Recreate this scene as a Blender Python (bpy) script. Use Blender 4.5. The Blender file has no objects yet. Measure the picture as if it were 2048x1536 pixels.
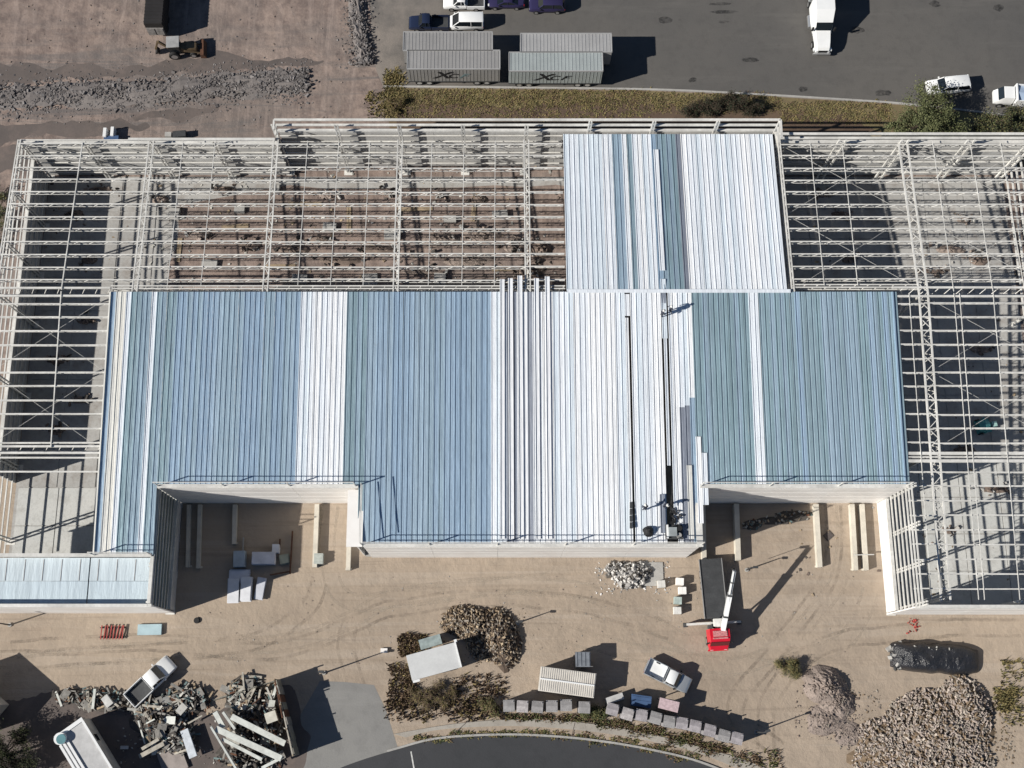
import bpy, bmesh, math, random
from mathutils import Vector, Matrix, noise as mnoise
random.seed(7)
R = math.radians
S = bpy.context.scene
COL = S.collection

# ------------------------------------------------------------------ camera
FOC, CAMH, TILT, PX, PY = 2350.0, 130.0, R(15.5), 985.0, 768.0     # drone: 130 m up, looking 15.5 deg north of straight down
cam = bpy.data.cameras.new('camera'); camo = bpy.data.objects.new('camera', cam); COL.objects.link(camo)
camo.location = (0, 0, CAMH); camo.rotation_euler = (TILT, 0, 0)
cam.sensor_width = 36; cam.lens = FOC / 2048 * 36; cam.shift_x = (1024 - PX) / 2048; cam.clip_end = 3000; cam.clip_start = 1
S.camera = camo
# ------------------------------------------------------------------ sky and sun
SH = Vector((1.45, 0.50))                                           # shadow offset (east, north) for one metre of height
elev = math.atan(1 / SH.length); az_to_sun = math.atan2(-SH.x, -SH.y)   # compass bearing of the sun (from north, clockwise)
S.world = bpy.data.worlds.new('World'); S.world.use_nodes = True
wn = S.world.node_tree; bg = wn.nodes['Background']
sky = wn.nodes.new('ShaderNodeTexSky'); sky.sky_type = 'NISHITA'; sky.sun_disc = False
sky.altitude = 2200; sky.dust_density = .4; sky.sun_elevation = elev; sky.sun_rotation = az_to_sun
wn.links.new(sky.outputs[0], bg.inputs[0]); bg.inputs[1].default_value = 0.05
sl = bpy.data.lights.new('sun', 'SUN'); sl.energy = 5.0; sl.angle = R(0.5); sl.color = (1.0, 0.95, 0.87)
so = bpy.data.objects.new('sun', sl); COL.objects.link(so); so.location = (-100, -40, 90)
so.rotation_euler = Vector((SH.x, SH.y, -1)).to_track_quat('-Z', 'Y').to_euler()
S.view_settings.view_transform = 'Standard'; S.view_settings.look = 'None'
S.view_settings.exposure = 0.40; S.view_settings.gamma = 1.0; S.view_settings.use_curve_mapping = False
S.render.engine = 'CYCLES'; S.cycles.max_bounces = 5; S.cycles.diffuse_bounces = 2

def at(u, v, z=0.0):
    """survey point of the photograph -> world position on the level z"""
    a = (u - PX) / FOC; b = (PY - v) / FOC
    d = Vector((a, math.sin(TILT) + b * math.cos(TILT), -math.cos(TILT) + b * math.sin(TILT)))
    t = (z - CAMH) / d.z
    return Vector((d.x * t, d.y * t, z))

# ------------------------------------------------------------------ materials
def nodes(name):
    m = bpy.data.materials.new(name); m.use_nodes = True
    nt = m.node_tree; return m, nt, nt.nodes['Principled BSDF']
def N(nt, t, **kw):
    n = nt.nodes.new(t)
    for k, v in kw.items():
        if isinstance(k, str) and k.startswith('i_'): n.inputs[k[2:]].default_value = v
        else: setattr(n, k, v)
    return n
def pos(nt, scale=(1, 1, 1), rot=0):
    g = N(nt, 'ShaderNodeNewGeometry'); mp = N(nt, 'ShaderNodeMapping'); mp.inputs['Scale'].default_value = scale
    mp.inputs['Rotation'].default_value = (0, 0, rot)
    nt.links.new(g.outputs['Position'], mp.inputs['Vector']); return mp.outputs[0]
def noise(nt, vec, scale, detail=4, rough=.6, lo=.35, hi=.65, dist=0):
    n = N(nt, 'ShaderNodeTexNoise'); n.inputs['Scale'].default_value = scale; n.inputs['Detail'].default_value = detail
    n.inputs['Roughness'].default_value = rough; n.inputs['Distortion'].default_value = dist
    nt.links.new(vec, n.inputs['Vector'])
    r = N(nt, 'ShaderNodeMapRange'); r.inputs[1].default_value = lo; r.inputs[2].default_value = hi
    nt.links.new(n.outputs['Fac'], r.inputs[0]); return r.outputs[0]
def mix(nt, fac, a, b):
    m = N(nt, 'ShaderNodeMix', data_type='RGBA')
    if isinstance(fac, float): m.inputs['Factor'].default_value = fac
    else: nt.links.new(fac, m.inputs['Factor'])
    for k, v in ((6, a), (7, b)):
        if isinstance(v, tuple): m.inputs[k].default_value = (*v, 1)
        else: nt.links.new(v, m.inputs[k])
    return m.outputs[2]
def mul(nt, a, k):
    m = N(nt, 'ShaderNodeMath', operation='MULTIPLY')
    nt.links.new(a, m.inputs[0])
    if isinstance(k, float): m.inputs[1].default_value = k
    else: nt.links.new(k, m.inputs[1])
    return m.outputs[0]
def bump(nt, bs, h, strength, dist=.1):
    b = N(nt, 'ShaderNodeBump'); b.inputs['Strength'].default_value = strength; b.inputs['Distance'].default_value = dist
    nt.links.new(h, b.inputs['Height']); nt.links.new(b.outputs[0], bs.inputs['Normal'])
MATS = {}
def mat(name, c, rough=.7, metal=0., var=.25, scale=1.2, c2=None, fine=0., bumpy=0., spec=.4):
    if name in MATS: return MATS[name]
    m, nt, bs = nodes(name); v = pos(nt)
    c2 = c2 or tuple(x * (1 - var) for x in c)
    col = mix(nt, noise(nt, v, scale), c, c2)
    if fine: col = mix(nt, mul(nt, noise(nt, v, scale * 9, 3), fine), col, tuple(x * .45 for x in c))
    nt.links.new(col, bs.inputs['Base Color'])
    bs.inputs['Roughness'].default_value = rough; bs.inputs['Metallic'].default_value = metal
    bs.inputs['Specular IOR Level'].default_value = spec
    if bumpy: bump(nt, bs, noise(nt, v, scale * 5, 5), bumpy)
    MATS[name] = m; return m

white_steel = mat('white painted steel', (.72, .71, .675), .55, 0, .3, .35, fine=.3)
cream = mat('cream wall sheet', (.80, .785, .76), .5, 0, .16, .25, c2=(.72, .69, .66))
greywall = mat('grey plinth', (.46, .46, .46), .7, 0, .2, .4, fine=.2)
dark = mat('black rubber', (.015, .015, .016), .7, 0, .3)
glass = mat('dark glass', (.012, .016, .02), .08, 0, .3, .5, spec=.8)
chrome = mat('bright metal', (.6, .6, .6), .3, .8, .1)
lamp_white = mat('lamp glass', (.7, .72, .72), .2, 0, .1)
lamp_red = mat('red lamp', (.35, .02, .02), .25, 0, .1)
paint_white = mat('white car paint', (.76, .77, .77), .25, 0, .06, .7, spec=.6)
paint_silver = mat('silver car paint', (.5, .53, .56), .25, .5, .06, .7)
paint_navy = mat('navy car paint', (.015, .022, .05), .2, 0, .1, .7, spec=.6)
paint_black = mat('black car paint', (.016, .015, .018), .22, 0, .1, .7, spec=.6)
paint_indigo = mat('indigo car paint', (.035, .03, .085), .22, .2, .1, .7, spec=.6)
paint_red = mat('red truck paint', (.55, .012, .03), .3, 0, .12, .9, spec=.5)
steel_dark = mat('dark steel plate', (.075, .078, .082), .6, .2, .3, .8, fine=.4)
timber = mat('weathered timber', (.36, .28, .19), .85, 0, .4, 1.5)
concrete = mat('concrete', (.40, .39, .37), .85, 0, .22, .3, fine=.25)
rust = mat('rusty iron', (.13, .06, .035), .85, .1, .4, 2.)
gloss_black = mat('black plastic sheet', (.02, .021, .026), .28, 0, .2, 1., bumpy=.5, spec=.6)
blue_tarp = mat('blue tarp', (.06, .11, .22), .5, 0, .25, 1.)

def roofmat(name, c, rough, metal, streak):
    m, nt, bs = nodes(name); v = pos(nt, (1, .06, 1)); w = pos(nt)
    col = mix(nt, noise(nt, v, 2.2, 4), c, tuple(x * streak for x in c))
    col = mix(nt, mul(nt, noise(nt, w, .16, 4, .6, .42, .75), .35), col, tuple(x * 1.15 for x in c))
    col = mix(nt, mul(nt, noise(nt, w, 1.7, 4, .7, .60, .8), .30), col, (.24, .25, .26))
    nt.links.new(col, bs.inputs['Base Color']); bs.inputs['Roughness'].default_value = rough; bs.inputs['Metallic'].default_value = metal
    bump(nt, bs, noise(nt, pos(nt, (1.5, .25, 1)), 1.4, 3), .30, .06)
    return m
blues = [roofmat('blue grey roof sheet %s' % k, c, .42, .25, .88) for k, c in
         (('a', (.34, .455, .575)), ('b', (.315, .43, .555)), ('c', (.36, .47, .57)), ('d', (.33, .44, .53)))]
teals = [roofmat('teal grey roof sheet %s' % k, c, .42, .35, .8) for k, c in (('a', (.32, .435, .50)), ('b', (.335, .445, .535)), ('c', (.30, .42, .475)))]
whites = [roofmat('white roof sheet %s' % k, c, .45, .05, .92) for k, c in
          (('a', (.74, .775, .82)), ('b', (.69, .735, .79)), ('c', (.78, .80, .825)), ('d', (.63, .70, .765)))]
greys = [roofmat('grey roof sheet %s' % k, c, .45, .3, .8) for k, c in (('a', (.33, .36, .42)), ('b', (.26, .29, .35)))]
creams = [roofmat('cream roof sheet %s' % k, c, .45, .1, .86) for k, c in (('a', (.72, .71, .66)), ('b', (.66, .66, .63)))]

def ground_mat():
    m, nt, bs = nodes('site dirt'); w = pos(nt)
    tan = mix(nt, noise(nt, w, .07, 5, .6, .36, .64), (.375, .306, .240), (.285, .232, .183))
    tan = mix(nt, mul(nt, noise(nt, w, .5, 6, .7, .45, .72), .5), tan, (.215, .182, .15))
    tan = mix(nt, mul(nt, noise(nt, w, 3.2, 5, .75, .58, .8), .25), tan, (.17, .14, .115))
    tan = mix(nt, mul(nt, noise(nt, w, .028, 4, .55, .45, .65), .55), tan, (.385, .315, .245))
    # tyre tracks that sweep east to west through the yard
    trk = noise(nt, pos(nt, (.03, .7, 1), R(6)), 1.0, 5, .65, .50, .64, .9)
    tan = mix(nt, mul(nt, trk, .34), tan, (.40, .345, .29))
    trk2 = noise(nt, pos(nt, (.05, 1.6, 1), R(-9)), 1.0, 4, .6, .57, .68, .8)
    tan = mix(nt, mul(nt, trk2, .30), tan, (.18, .145, .115))
    pink = mix(nt, noise(nt, w, .06, 5, .6, .36, .64), (.315, .245, .208), (.215, .168, .146))
    pink = mix(nt, mul(nt, noise(nt, w, .45, 7, .72, .42, .60), .8), pink, (.125, .098, .09))
    pink = mix(nt, mul(nt, noise(nt, w, 3.0, 5, .75, .55, .8), .3), pink, (.11, .09, .083))
    pink = mix(nt, mul(nt, noise(nt, w, .035, 5, .6, .5, .62), .6), pink, (.155, .14, .132))
    t3 = noise(nt, pos(nt, (.7, .05, 1), R(9)), 1.0, 5, .7, .48, .66, 1.2)
    pink = mix(nt, mul(nt, t3, .42), pink, (.36, .29, .255))
    sep = N(nt, 'ShaderNodeSeparateXYZ'); nt.links.new(w, sep.inputs[0])
    r = N(nt, 'ShaderNodeMapRange'); r.inputs[1].default_value = 30; r.inputs[2].default_value = 40; nt.links.new(sep.outputs[1], r.inputs[0])
    col = mix(nt, r.outputs[0], tan, pink)
    sk = noise(nt, pos(nt, (.05, .55, 1), R(-4)), 1.0, 6, .68, .5, .62, .7)   # grey gravel spread east-west over the north-west plot
    r2 = N(nt, 'ShaderNodeMapRange'); r2.inputs[1].default_value = 60; r2.inputs[2].default_value = 66; nt.links.new(sep.outputs[1], r2.inputs[0])
    r3 = N(nt, 'ShaderNodeMapRange'); r3.inputs[1].default_value = 86; r3.inputs[2].default_value = 76; nt.links.new(sep.outputs[1], r3.inputs[0])
    col = mix(nt, mul(nt, mul(nt, mul(nt, sk, r2.outputs[0]), r3.outputs[0]), .75), col, (.125, .118, .116))
    nt.links.new(col, bs.inputs['Base Color']); bs.inputs['Roughness'].default_value = .95; bs.inputs['Specular IOR Level'].default_value = .15
    bump(nt, bs, noise(nt, w, .8, 7, .66, .2, .8), .30, .3)
    return m
def asphalt_mat(name, a, b, crack=.3, dust=None):
    m, nt, bs = nodes(name); w = pos(nt)
    col = mix(nt, noise(nt, w, .05, 5, .6, .35, .65), a, b)
    col = mix(nt, mul(nt, noise(nt, w, .7, 6, .7, .48, .75), .4), col, tuple(x * .65 for x in b))
    col = mix(nt, mul(nt, noise(nt, pos(nt, (.06, .5, 1), R(4)), 1, 5, .6, .55, .7), crack), col, tuple(x * 1.35 for x in a))
    col = mix(nt, mul(nt, noise(nt, w, 9, 3, .8, .5, .8), .25), col, tuple(x * .55 for x in b))
    if dust:
        sp = N(nt, 'ShaderNodeSeparateXYZ'); nt.links.new(w, sp.inputs[0]); r = N(nt, 'ShaderNodeMapRange'); r.inputs[1].default_value = dust[1]; r.inputs[2].default_value = dust[0]; nt.links.new(sp.outputs[0], r.inputs[0])
        col = mix(nt, mul(nt, mul(nt, r.outputs[0], noise(nt, w, .25, 5, .65, .3, .6)), .8), col, (.27, .235, .205))
        col = mix(nt, mul(nt, noise(nt, w, .33, 3, .5, .70, .76), .5), col, tuple(x * .45 for x in b))
    nt.links.new(col, bs.inputs['Base Color']); bs.inputs['Roughness'].default_value = .85; bs.inputs['Specular IOR Level'].default_value = .25
    bump(nt, bs, noise(nt, w, 5, 5, .7, .2, .8), .25, .05)
    return m
def slab_mat(name, a, b, stain):
    m, nt, bs = nodes(name); w = pos(nt)
    col = mix(nt, noise(nt, w, .12, 6, .65, .35, .65), a, b)
    col = mix(nt, mul(nt, noise(nt, w, .45, 6, .7, .5, .66), .55), col, stain)
    col = mix(nt, mul(nt, noise(nt, w, 3.5, 5, .7, .5, .75), .35), col, tuple(x * .5 for x in stain))
    nt.links.new(col, bs.inputs['Base Color']); bs.inputs['Roughness'].default_value = .85
    bump(nt, bs, noise(nt, w, 4, 5, .7, .2, .8), .2, .05)
    return m
def track_mat(name, c, amt):
    m, nt, bs = nodes(name); w = pos(nt); nt.links.new(mix(nt, noise(nt, w, 1.5), c, tuple(x * .8 for x in c)), bs.inputs['Base Color']); bs.inputs['Roughness'].default_value = .95
    nt.links.new(mul(nt, mul(nt, noise(nt, w, .35, 4, .6, .38, .62), noise(nt, w, 2.2, 4, .7, .3, .6)), amt), bs.inputs['Alpha']); return m
dirt = ground_mat()
lot_asphalt = asphalt_mat('parking asphalt', (.112, .106, .099), (.092, .089, .086), dust=(-16, 2))
road_asphalt = asphalt_mat('road asphalt', (.055, .056, .061), (.043, .045, .049), .15)
drive_conc = asphalt_mat('driveway concrete', (.24, .236, .225), (.19, .188, .184), .3)
pave = slab_mat('pavement concrete', (.36, .335, .295), (.31, .285, .25), (.24, .215, .185))
slabm = slab_mat('floor slab', (.40, .395, .38), (.30, .295, .285), (.215, .185, .16))
slab_pale = slab_mat('pale floor slab', (.52, .52, .50), (.44, .45, .44), (.32, .31, .29))
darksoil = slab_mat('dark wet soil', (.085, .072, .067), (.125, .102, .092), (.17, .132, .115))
grass_soil = slab_mat('dry verge soil', (.175, .15, .07), (.135, .095, .055), (.095, .06, .042))
gravelm = slab_mat('grey gravel', (.19, .17, .16), (.145, .13, .125), (.11, .096, .09))

# ------------------------------------------------------------------ mesh helpers
class MB:
    def __init__(s): s.v = []; s.f = []; s.m = []
    def add(s, vs, fs, mi=0):
        o = len(s.v); s.v += [tuple(p) for p in vs]; s.f += [tuple(i + o for i in f) for f in fs]; s.m += [mi] * len(fs); return s
    def box(s, x0, x1, y0, y1, z0, z1, mi=0):
        return s.add([(x0, y0, z0), (x1, y0, z0), (x1, y1, z0), (x0, y1, z0), (x0, y0, z1), (x1, y0, z1), (x1, y1, z1), (x0, y1, z1)],
                     [(0, 3, 2, 1), (4, 5, 6, 7), (0, 1, 5, 4), (1, 2, 6, 5), (2, 3, 7, 6), (3, 0, 4, 7)], mi)
    def obox(s, M, x0, x1, y0, y1, z0, z1, mi=0):
        vs = [M @ Vector(p) for p in [(x0, y0, z0), (x1, y0, z0), (x1, y1, z0), (x0, y1, z0), (x0, y0, z1), (x1, y0, z1), (x1, y1, z1), (x0, y1, z1)]]
        return s.add(vs, [(0, 3, 2, 1), (4, 5, 6, 7), (0, 1, 5, 4), (1, 2, 6, 5), (2, 3, 7, 6), (3, 0, 4, 7)], mi)
    def bar(s, p, q, w, h=None, up=(0, 0, 1), mi=0):
        p = Vector(p); q = Vector(q); h = h or w; d = q - p; L = d.length
        if L < 1e-6: return s
        d /= L; u = Vector(up)
        if abs(d.dot(u)) > .98: u = Vector((1, 0, 0))
        a = d.cross(u).normalized(); b = a.cross(d)
        M = Matrix.Translation(p) @ Matrix((d, a, b)).transposed().to_4x4()
        return s.obox(M, 0, L, -w / 2, w / 2, -h / 2, h / 2, mi)
    def cyl(s, c, r, h, axis='z', n=16, r2=None, mi=0):
        r2 = r if r2 is None else r2; vs = []
        for k, (rr, t) in enumerate(((r, 0), (r2, h))):
            for i in range(n):
                a = 2 * math.pi * i / n; x, y = rr * math.cos(a), rr * math.sin(a)
                p = {'z': (x, y, t), 'y': (x, t, y), 'x': (t, x, y)}[axis]
                vs.append((c[0] + p[0], c[1] + p[1], c[2] + p[2]))
        fs = [(i, (i + 1) % n, n + (i + 1) % n, n + i) for i in range(n)] + [tuple(range(n))[::-1], tuple(range(n, 2 * n))]
        return s.add(vs, fs, mi)
    def tube(s, p, q, r0, r1, n=7, mi=0):
        p = Vector(p); q = Vector(q); d = (q - p).normalized(); a = d.orthogonal().normalized(); b = d.cross(a); vs = []
        for c, r in ((p, r0), (q, r1)):
            for i in range(n):
                t = 2 * math.pi * i / n; vs.append(c + a * r * math.cos(t) + b * r * math.sin(t))
        return s.add(vs, [(i, (i + 1) % n, n + (i + 1) % n, n + i) for i in range(n)] + [tuple(range(n))[::-1], tuple(range(n, 2 * n))], mi)
    def loft(s, rings, mi=0, cap=True):
        n = len(rings[0]); vs = [p for r in rings for p in r]; fs = []
        for k in range(len(rings) - 1):
            for i in range(n):
                j = (i + 1) % n; fs.append((k * n + i, k * n + j, (k + 1) * n + j, (k + 1) * n + i))
        if cap: fs += [tuple(range(n))[::-1], tuple(range((len(rings) - 1) * n, len(rings) * n))]
        return s.add(vs, fs, mi)
    def poly(s, pts, z0, z1, mi=0):
        n = len(pts); vs = [(p[0], p[1], z0) for p in pts] + [(p[0], p[1], z1) for p in pts]
        return s.add(vs, [tuple(range(n))[::-1], tuple(range(n, 2 * n))] + [(i, (i + 1) % n, n + (i + 1) % n, n + i) for i in range(n)], mi)
    def mesh(s, name, mats, smooth=None, bevel=0.):
        me = bpy.data.meshes.new(name); me.from_pydata(s.v, [], s.f)
        for m in (mats if isinstance(mats, (list, tuple)) else [mats]): me.materials.append(m)
        me.polygons.foreach_set('material_index', s.m); me.update()
        bm = bmesh.new(); bm.from_mesh(me)
        if bevel:
            bmesh.ops.remove_doubles(bm, verts=bm.verts, dist=1e-4)
            bmesh.ops.bevel(bm, geom=[e for e in bm.edges if len(e.link_faces) == 2 and e.calc_face_angle() > .5], offset=bevel, segments=2, affect='EDGES', clamp_overlap=True)
        bmesh.ops.recalc_face_normals(bm, faces=bm.faces); bm.to_mesh(me); bm.free()
        if smooth:
            me.shade_smooth(); me.set_sharp_from_angle(angle=R(smooth))
        return me
    def build(s, name, mats, parent=None, **kw): return link(name, s.mesh(name, mats, **kw), parent)
def link(name, me, parent=None):
    o = bpy.data.objects.new(name, me); COL.objects.link(o); o.parent = parent; return o
def tag(o, label=None, cat=None, group=None, kind=None):
    for k, v in (('label', label), ('category', cat), ('group', group), ('kind', kind)):
        if v: o[k] = v
    return o
def empty(name, loc=(0, 0, 0), rz=0, label=None, cat=None, group=None):
    o = bpy.data.objects.new(name, None); COL.objects.link(o); o.location = loc; o.rotation_euler = (0, 0, rz); o.empty_display_size = .3
    return tag(o, label, cat, group)
def copy_tree(o, parent=None):
    c = o.copy(); COL.objects.link(c); c.parent = parent
    for ch in o.children: copy_tree(ch, c)
    return c
def sheet(name, pts, z, m, kind='structure', thick=0):
    mb = MB()
    if thick: mb.poly(pts, z - thick, z)
    else: mb.add([(p[0], p[1], z) for p in pts], [tuple(range(len(pts)))])
    me = bpy.data.meshes.new(name); me.from_pydata(mb.v, [], mb.f); me.materials.append(m)
    bm = bmesh.new(); bm.from_mesh(me); bmesh.ops.recalc_face_normals(bm, faces=bm.faces)
    if not thick and bm.faces:
        bm.faces.ensure_lookup_table()
        if bm.faces[0].normal.z < 0: bmesh.ops.reverse_faces(bm, faces=bm.faces)
    bm.to_mesh(me); bm.free()
    return tag(link(name, me), kind=kind)
def smoothpts(pts, n=8):
    out = []
    for i in range(len(pts) - 1):
        p0 = pts[max(i - 1, 0)]; p1 = pts[i]; p2 = pts[i + 1]; p3 = pts[min(i + 2, len(pts) - 1)]
        for k in range(n):
            t = k / n
            out.append(.5 * ((2 * p1) + (p2 - p0) * t + (2 * p0 - 5 * p1 + 4 * p2 - p3) * t * t + (3 * p1 - p0 - 3 * p2 + p3) * t ** 3))
    return out + [pts[-1]]
def strip(name, line, w0, w1, z0, z1, m, kind='structure', parent=None):
    """ribbon along a polyline between two side offsets, with a height"""
    mb = MB(); rings = []
    for i, p in enumerate(line):
        d = (line[min(i + 1, len(line) - 1)] - line[max(i - 1, 0)]); d.z = 0; d.normalize(); nrm = Vector((-d.y, d.x, 0))
        a = p + nrm * w0; b = p + nrm * w1
        rings.append([(a.x, a.y, z0), (b.x, b.y, z0), (b.x, b.y, z1), (a.x, a.y, z1)])
    mb.loft(rings); o = mb.build(name, m, parent)
    if kind: o['kind'] = kind
    return o

# ================================================================== THE SETTING
g = MB(); n = 1; g.add([(-400, -300, 0), (400, -300, 0), (400, 500, 0), (-400, 500, 0)], [(0, 1, 2, 3)])
tag(g.build('ground', dirt), kind='structure')
lot = [at(738, -60), at(742, 60), at(752, 140), at(766, 172), at(1000, 174), at(1300, 178), at(1500, 187), at(1700, 199), at(1800, 206), at(1950, 222), at(2150, 246), at(2300, -60)]
lot += [Vector((220, 150, 0)), Vector((-14, 150, 0))]
sheet('parking_lot', lot, .012, lot_asphalt)
verge_line = smoothpts([at(766, 172), at(1000, 174), at(1300, 178), at(1500, 187), at(1700, 199), at(1800, 206), at(1950, 222), at(2150, 246)], 6)
stain = track_mat('oil stain', (.03, .03, .031), .75)
for u, v, rx, ry in ((1440, 8, 1.6, .25), (1452, 24, 2.0, .28), (1448, 44, .8, .2), (1870, 8, .7, .5), (1996, 16, .8, .5), (1606, 178, .6, .4), (1385, 160, .5, .35), (1710, 60, 1.1, .5), (1500, 120, 1.3, .3), (1330, 40, 1.0, .5), (1765, 186, 1.2, .4)):
    c = at(u, v); sheet('oil_stain', [c + Vector((rx * math.cos(a * .449) * random.uniform(.7, 1.2), ry * math.sin(a * .449) * random.uniform(.7, 1.2), 0)) for a in range(14)], .0165, stain)
strip('kerb', verge_line, -.22, .02, 0, .14, concrete)
verge = [at(770, 176), at(1000, 178), at(1300, 182), at(1500, 191), at(1700, 203), at(1800, 210), at(1950, 226), at(2150, 250)]
verge += [Vector((82, 62.6, 0)), Vector((32, 64.2, 0)), Vector((-12, 64.2, 0))]
sheet('grass_verge', verge, .016, grass_soil)
bs_pts = smoothpts([at(790, 212), at(900, 206), at(1050, 212), at(1200, 204), at(1330, 208), at(1480, 216), at(1600, 226), at(1700, 240), at(1760, 252), at(1740, 272)], 14)
bs_pts = [p + Vector((0, mnoise.noise(p * .5) * 1.0 + mnoise.noise(p * 1.7) * .4, 0)) for p in bs_pts] + [Vector((32.5, 63.75, 0)), Vector((-11, 63.75, 0))]
sheet('verge_soil', bs_pts, .024, slab_mat('dark brown verge soil', (.115, .078, .05), (.085, .056, .04), (.06, .04, .03)))
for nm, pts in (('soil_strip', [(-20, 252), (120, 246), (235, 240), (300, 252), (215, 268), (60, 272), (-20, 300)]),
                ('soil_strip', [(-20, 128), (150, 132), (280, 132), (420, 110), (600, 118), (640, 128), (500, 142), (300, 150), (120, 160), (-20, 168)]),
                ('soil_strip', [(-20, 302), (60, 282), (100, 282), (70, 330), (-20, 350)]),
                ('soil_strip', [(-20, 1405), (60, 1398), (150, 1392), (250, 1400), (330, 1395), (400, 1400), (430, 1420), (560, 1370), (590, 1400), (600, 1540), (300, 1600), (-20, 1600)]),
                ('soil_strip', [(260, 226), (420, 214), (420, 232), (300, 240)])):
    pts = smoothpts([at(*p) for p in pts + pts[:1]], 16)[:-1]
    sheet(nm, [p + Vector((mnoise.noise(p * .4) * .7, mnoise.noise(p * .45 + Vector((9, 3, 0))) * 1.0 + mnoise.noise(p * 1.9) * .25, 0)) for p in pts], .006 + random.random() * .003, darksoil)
# road and pavement at the south
rl = smoothpts([at(560, 1590), at(690, 1532), at(800, 1497), at(880, 1478), at(1000, 1471), at(1100, 1474), at(1200, 1484), at(1300, 1501), at(1400, 1526), at(1520, 1575)], 8)
sheet('road', rl + [Vector((40, -40, 0)), Vector((-30, -40, 0))], .012, road_asphalt)
strip('road_kerb', rl[14:], 0, .22, 0, .15, concrete)
pl = smoothpts([at(787, 1468), at(900, 1449), at(1000, 1440), at(1100, 1440), at(1200, 1450), at(1300, 1468), at(1400, 1494), at(1500, 1524), at(1620, 1575)], 8)
pin = [p for p in rl if p.x > at(800, 1500).x]
tag(sheet('pavement', pl + [p + Vector((0, .95, 0)) for p in pin][::-1], .10, pave, thick=.1))
for u0, v0, u1, v1 in ((935, 1443, 905, 1470), (1400, 1494, 1372, 1514), (1150, 1445, 1143, 1474)):
    a, b = at(u0, v0, .1), at(u1, v1, .1); mb = MB(); mb.bar(a + Vector((0, 0, .003)), b + Vector((0, 0, .003)), .07, .012)
    tag(mb.build('pavement_joint', darksoil), kind='structure')
sheet('driveway', [at(640, 1362), at(690, 1364), at(748, 1370), at(772, 1420), at(787, 1468), at(797, 1500), at(690, 1534), at(560, 1590), at(540, 1600), at(560, 1500)], .008, drive_conc)
a, b = at(822, 1503), at(832, 1560); mb = MB(); mb.bar(a + Vector((0, 0, .022)), b + Vector((0, 0, .022)), .14, .01)
tag(mb.build('road_line', mat('white road paint', (.62, .62, .6), .8, 0, .3, 3.)), kind='structure')

tr_lo, tr_hi, tr_pk = track_mat('dark wheel rut', (.215, .178, .142), .38), track_mat('pale wheel rut', (.47, .40, .32), .6), track_mat('pink pale rut', (.37, .30, .265), .6)
for i, (pts, m_) in enumerate([([(20, 1300), (300, 1285), (560, 1300), (800, 1215), (1100, 1200), (1340, 1260)], tr_lo), ([(10, 1330), (330, 1300), (600, 1280), (820, 1190), (1150, 1180), (1380, 1290)], tr_hi),
        ([(640, 1160), (600, 1230), (480, 1290), (200, 1310), (0, 1320)], tr_lo), ([(1690, 1010), (1680, 1150), (1600, 1260), (1480, 1330), (1300, 1310), (1100, 1260)], tr_hi), ([(1665, 1010), (1660, 1150), (1560, 1290), (1470, 1420), (1560, 1500)], tr_lo),
        ([(1740, 1180), (1700, 1270), (1620, 1310), (1500, 1300)], tr_hi), ([(660, 1010), (655, 1120), (700, 1200), (860, 1190), (1100, 1160)], tr_hi), ([(2040, 1255), (1850, 1262), (1650, 1290), (1540, 1400), (1530, 1500)], tr_lo),
        ([(2030, 1380), (2010, 1480), (1990, 1540)], tr_hi), ([(700, 1250), (690, 1300), (710, 1360), (740, 1420)], tr_lo), ([(30, 20), (130, 60), (250, 120), (270, 150)], tr_pk), ([(130, 0), (180, 80), (200, 130)], tr_pk), ([(440, 0), (470, 60), (600, 110), (660, 150), (660, 235)], tr_pk), ([(560, 0), (590, 60), (640, 120), (680, 180), (690, 235)], tr_pk), ([(660, 0), (650, 90), (670, 235)], tr_pk), ([(640, 235), (500, 240), (380, 262)], tr_pk)]):
    ln = smoothpts([at(*p) for p in pts], 10)
    for s in (-.85, .85):
        mb = MB(); L_ = []; R_ = []
        for k, p in enumerate(ln):
            d = (ln[min(k + 1, len(ln) - 1)] - ln[max(k - 1, 0)]).normalized(); nr = Vector((-d.y, d.x, 0)); q = p + nr * (s + mnoise.noise(p * .3) * .3); hw = .17 + .06 * mnoise.noise(p * .7)
            z = .003 + i * .0002; L_.append((q.x - nr.x * hw, q.y - nr.y * hw, z)); R_.append((q.x + nr.x * hw, q.y + nr.y * hw, z))
        n_ = len(ln); mb.add(L_ + R_, [(k, k + 1, n_ + k + 1, n_ + k) for k in range(n_ - 1)])
        tag(mb.build('tyre_track', m_), kind='structure')
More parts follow.
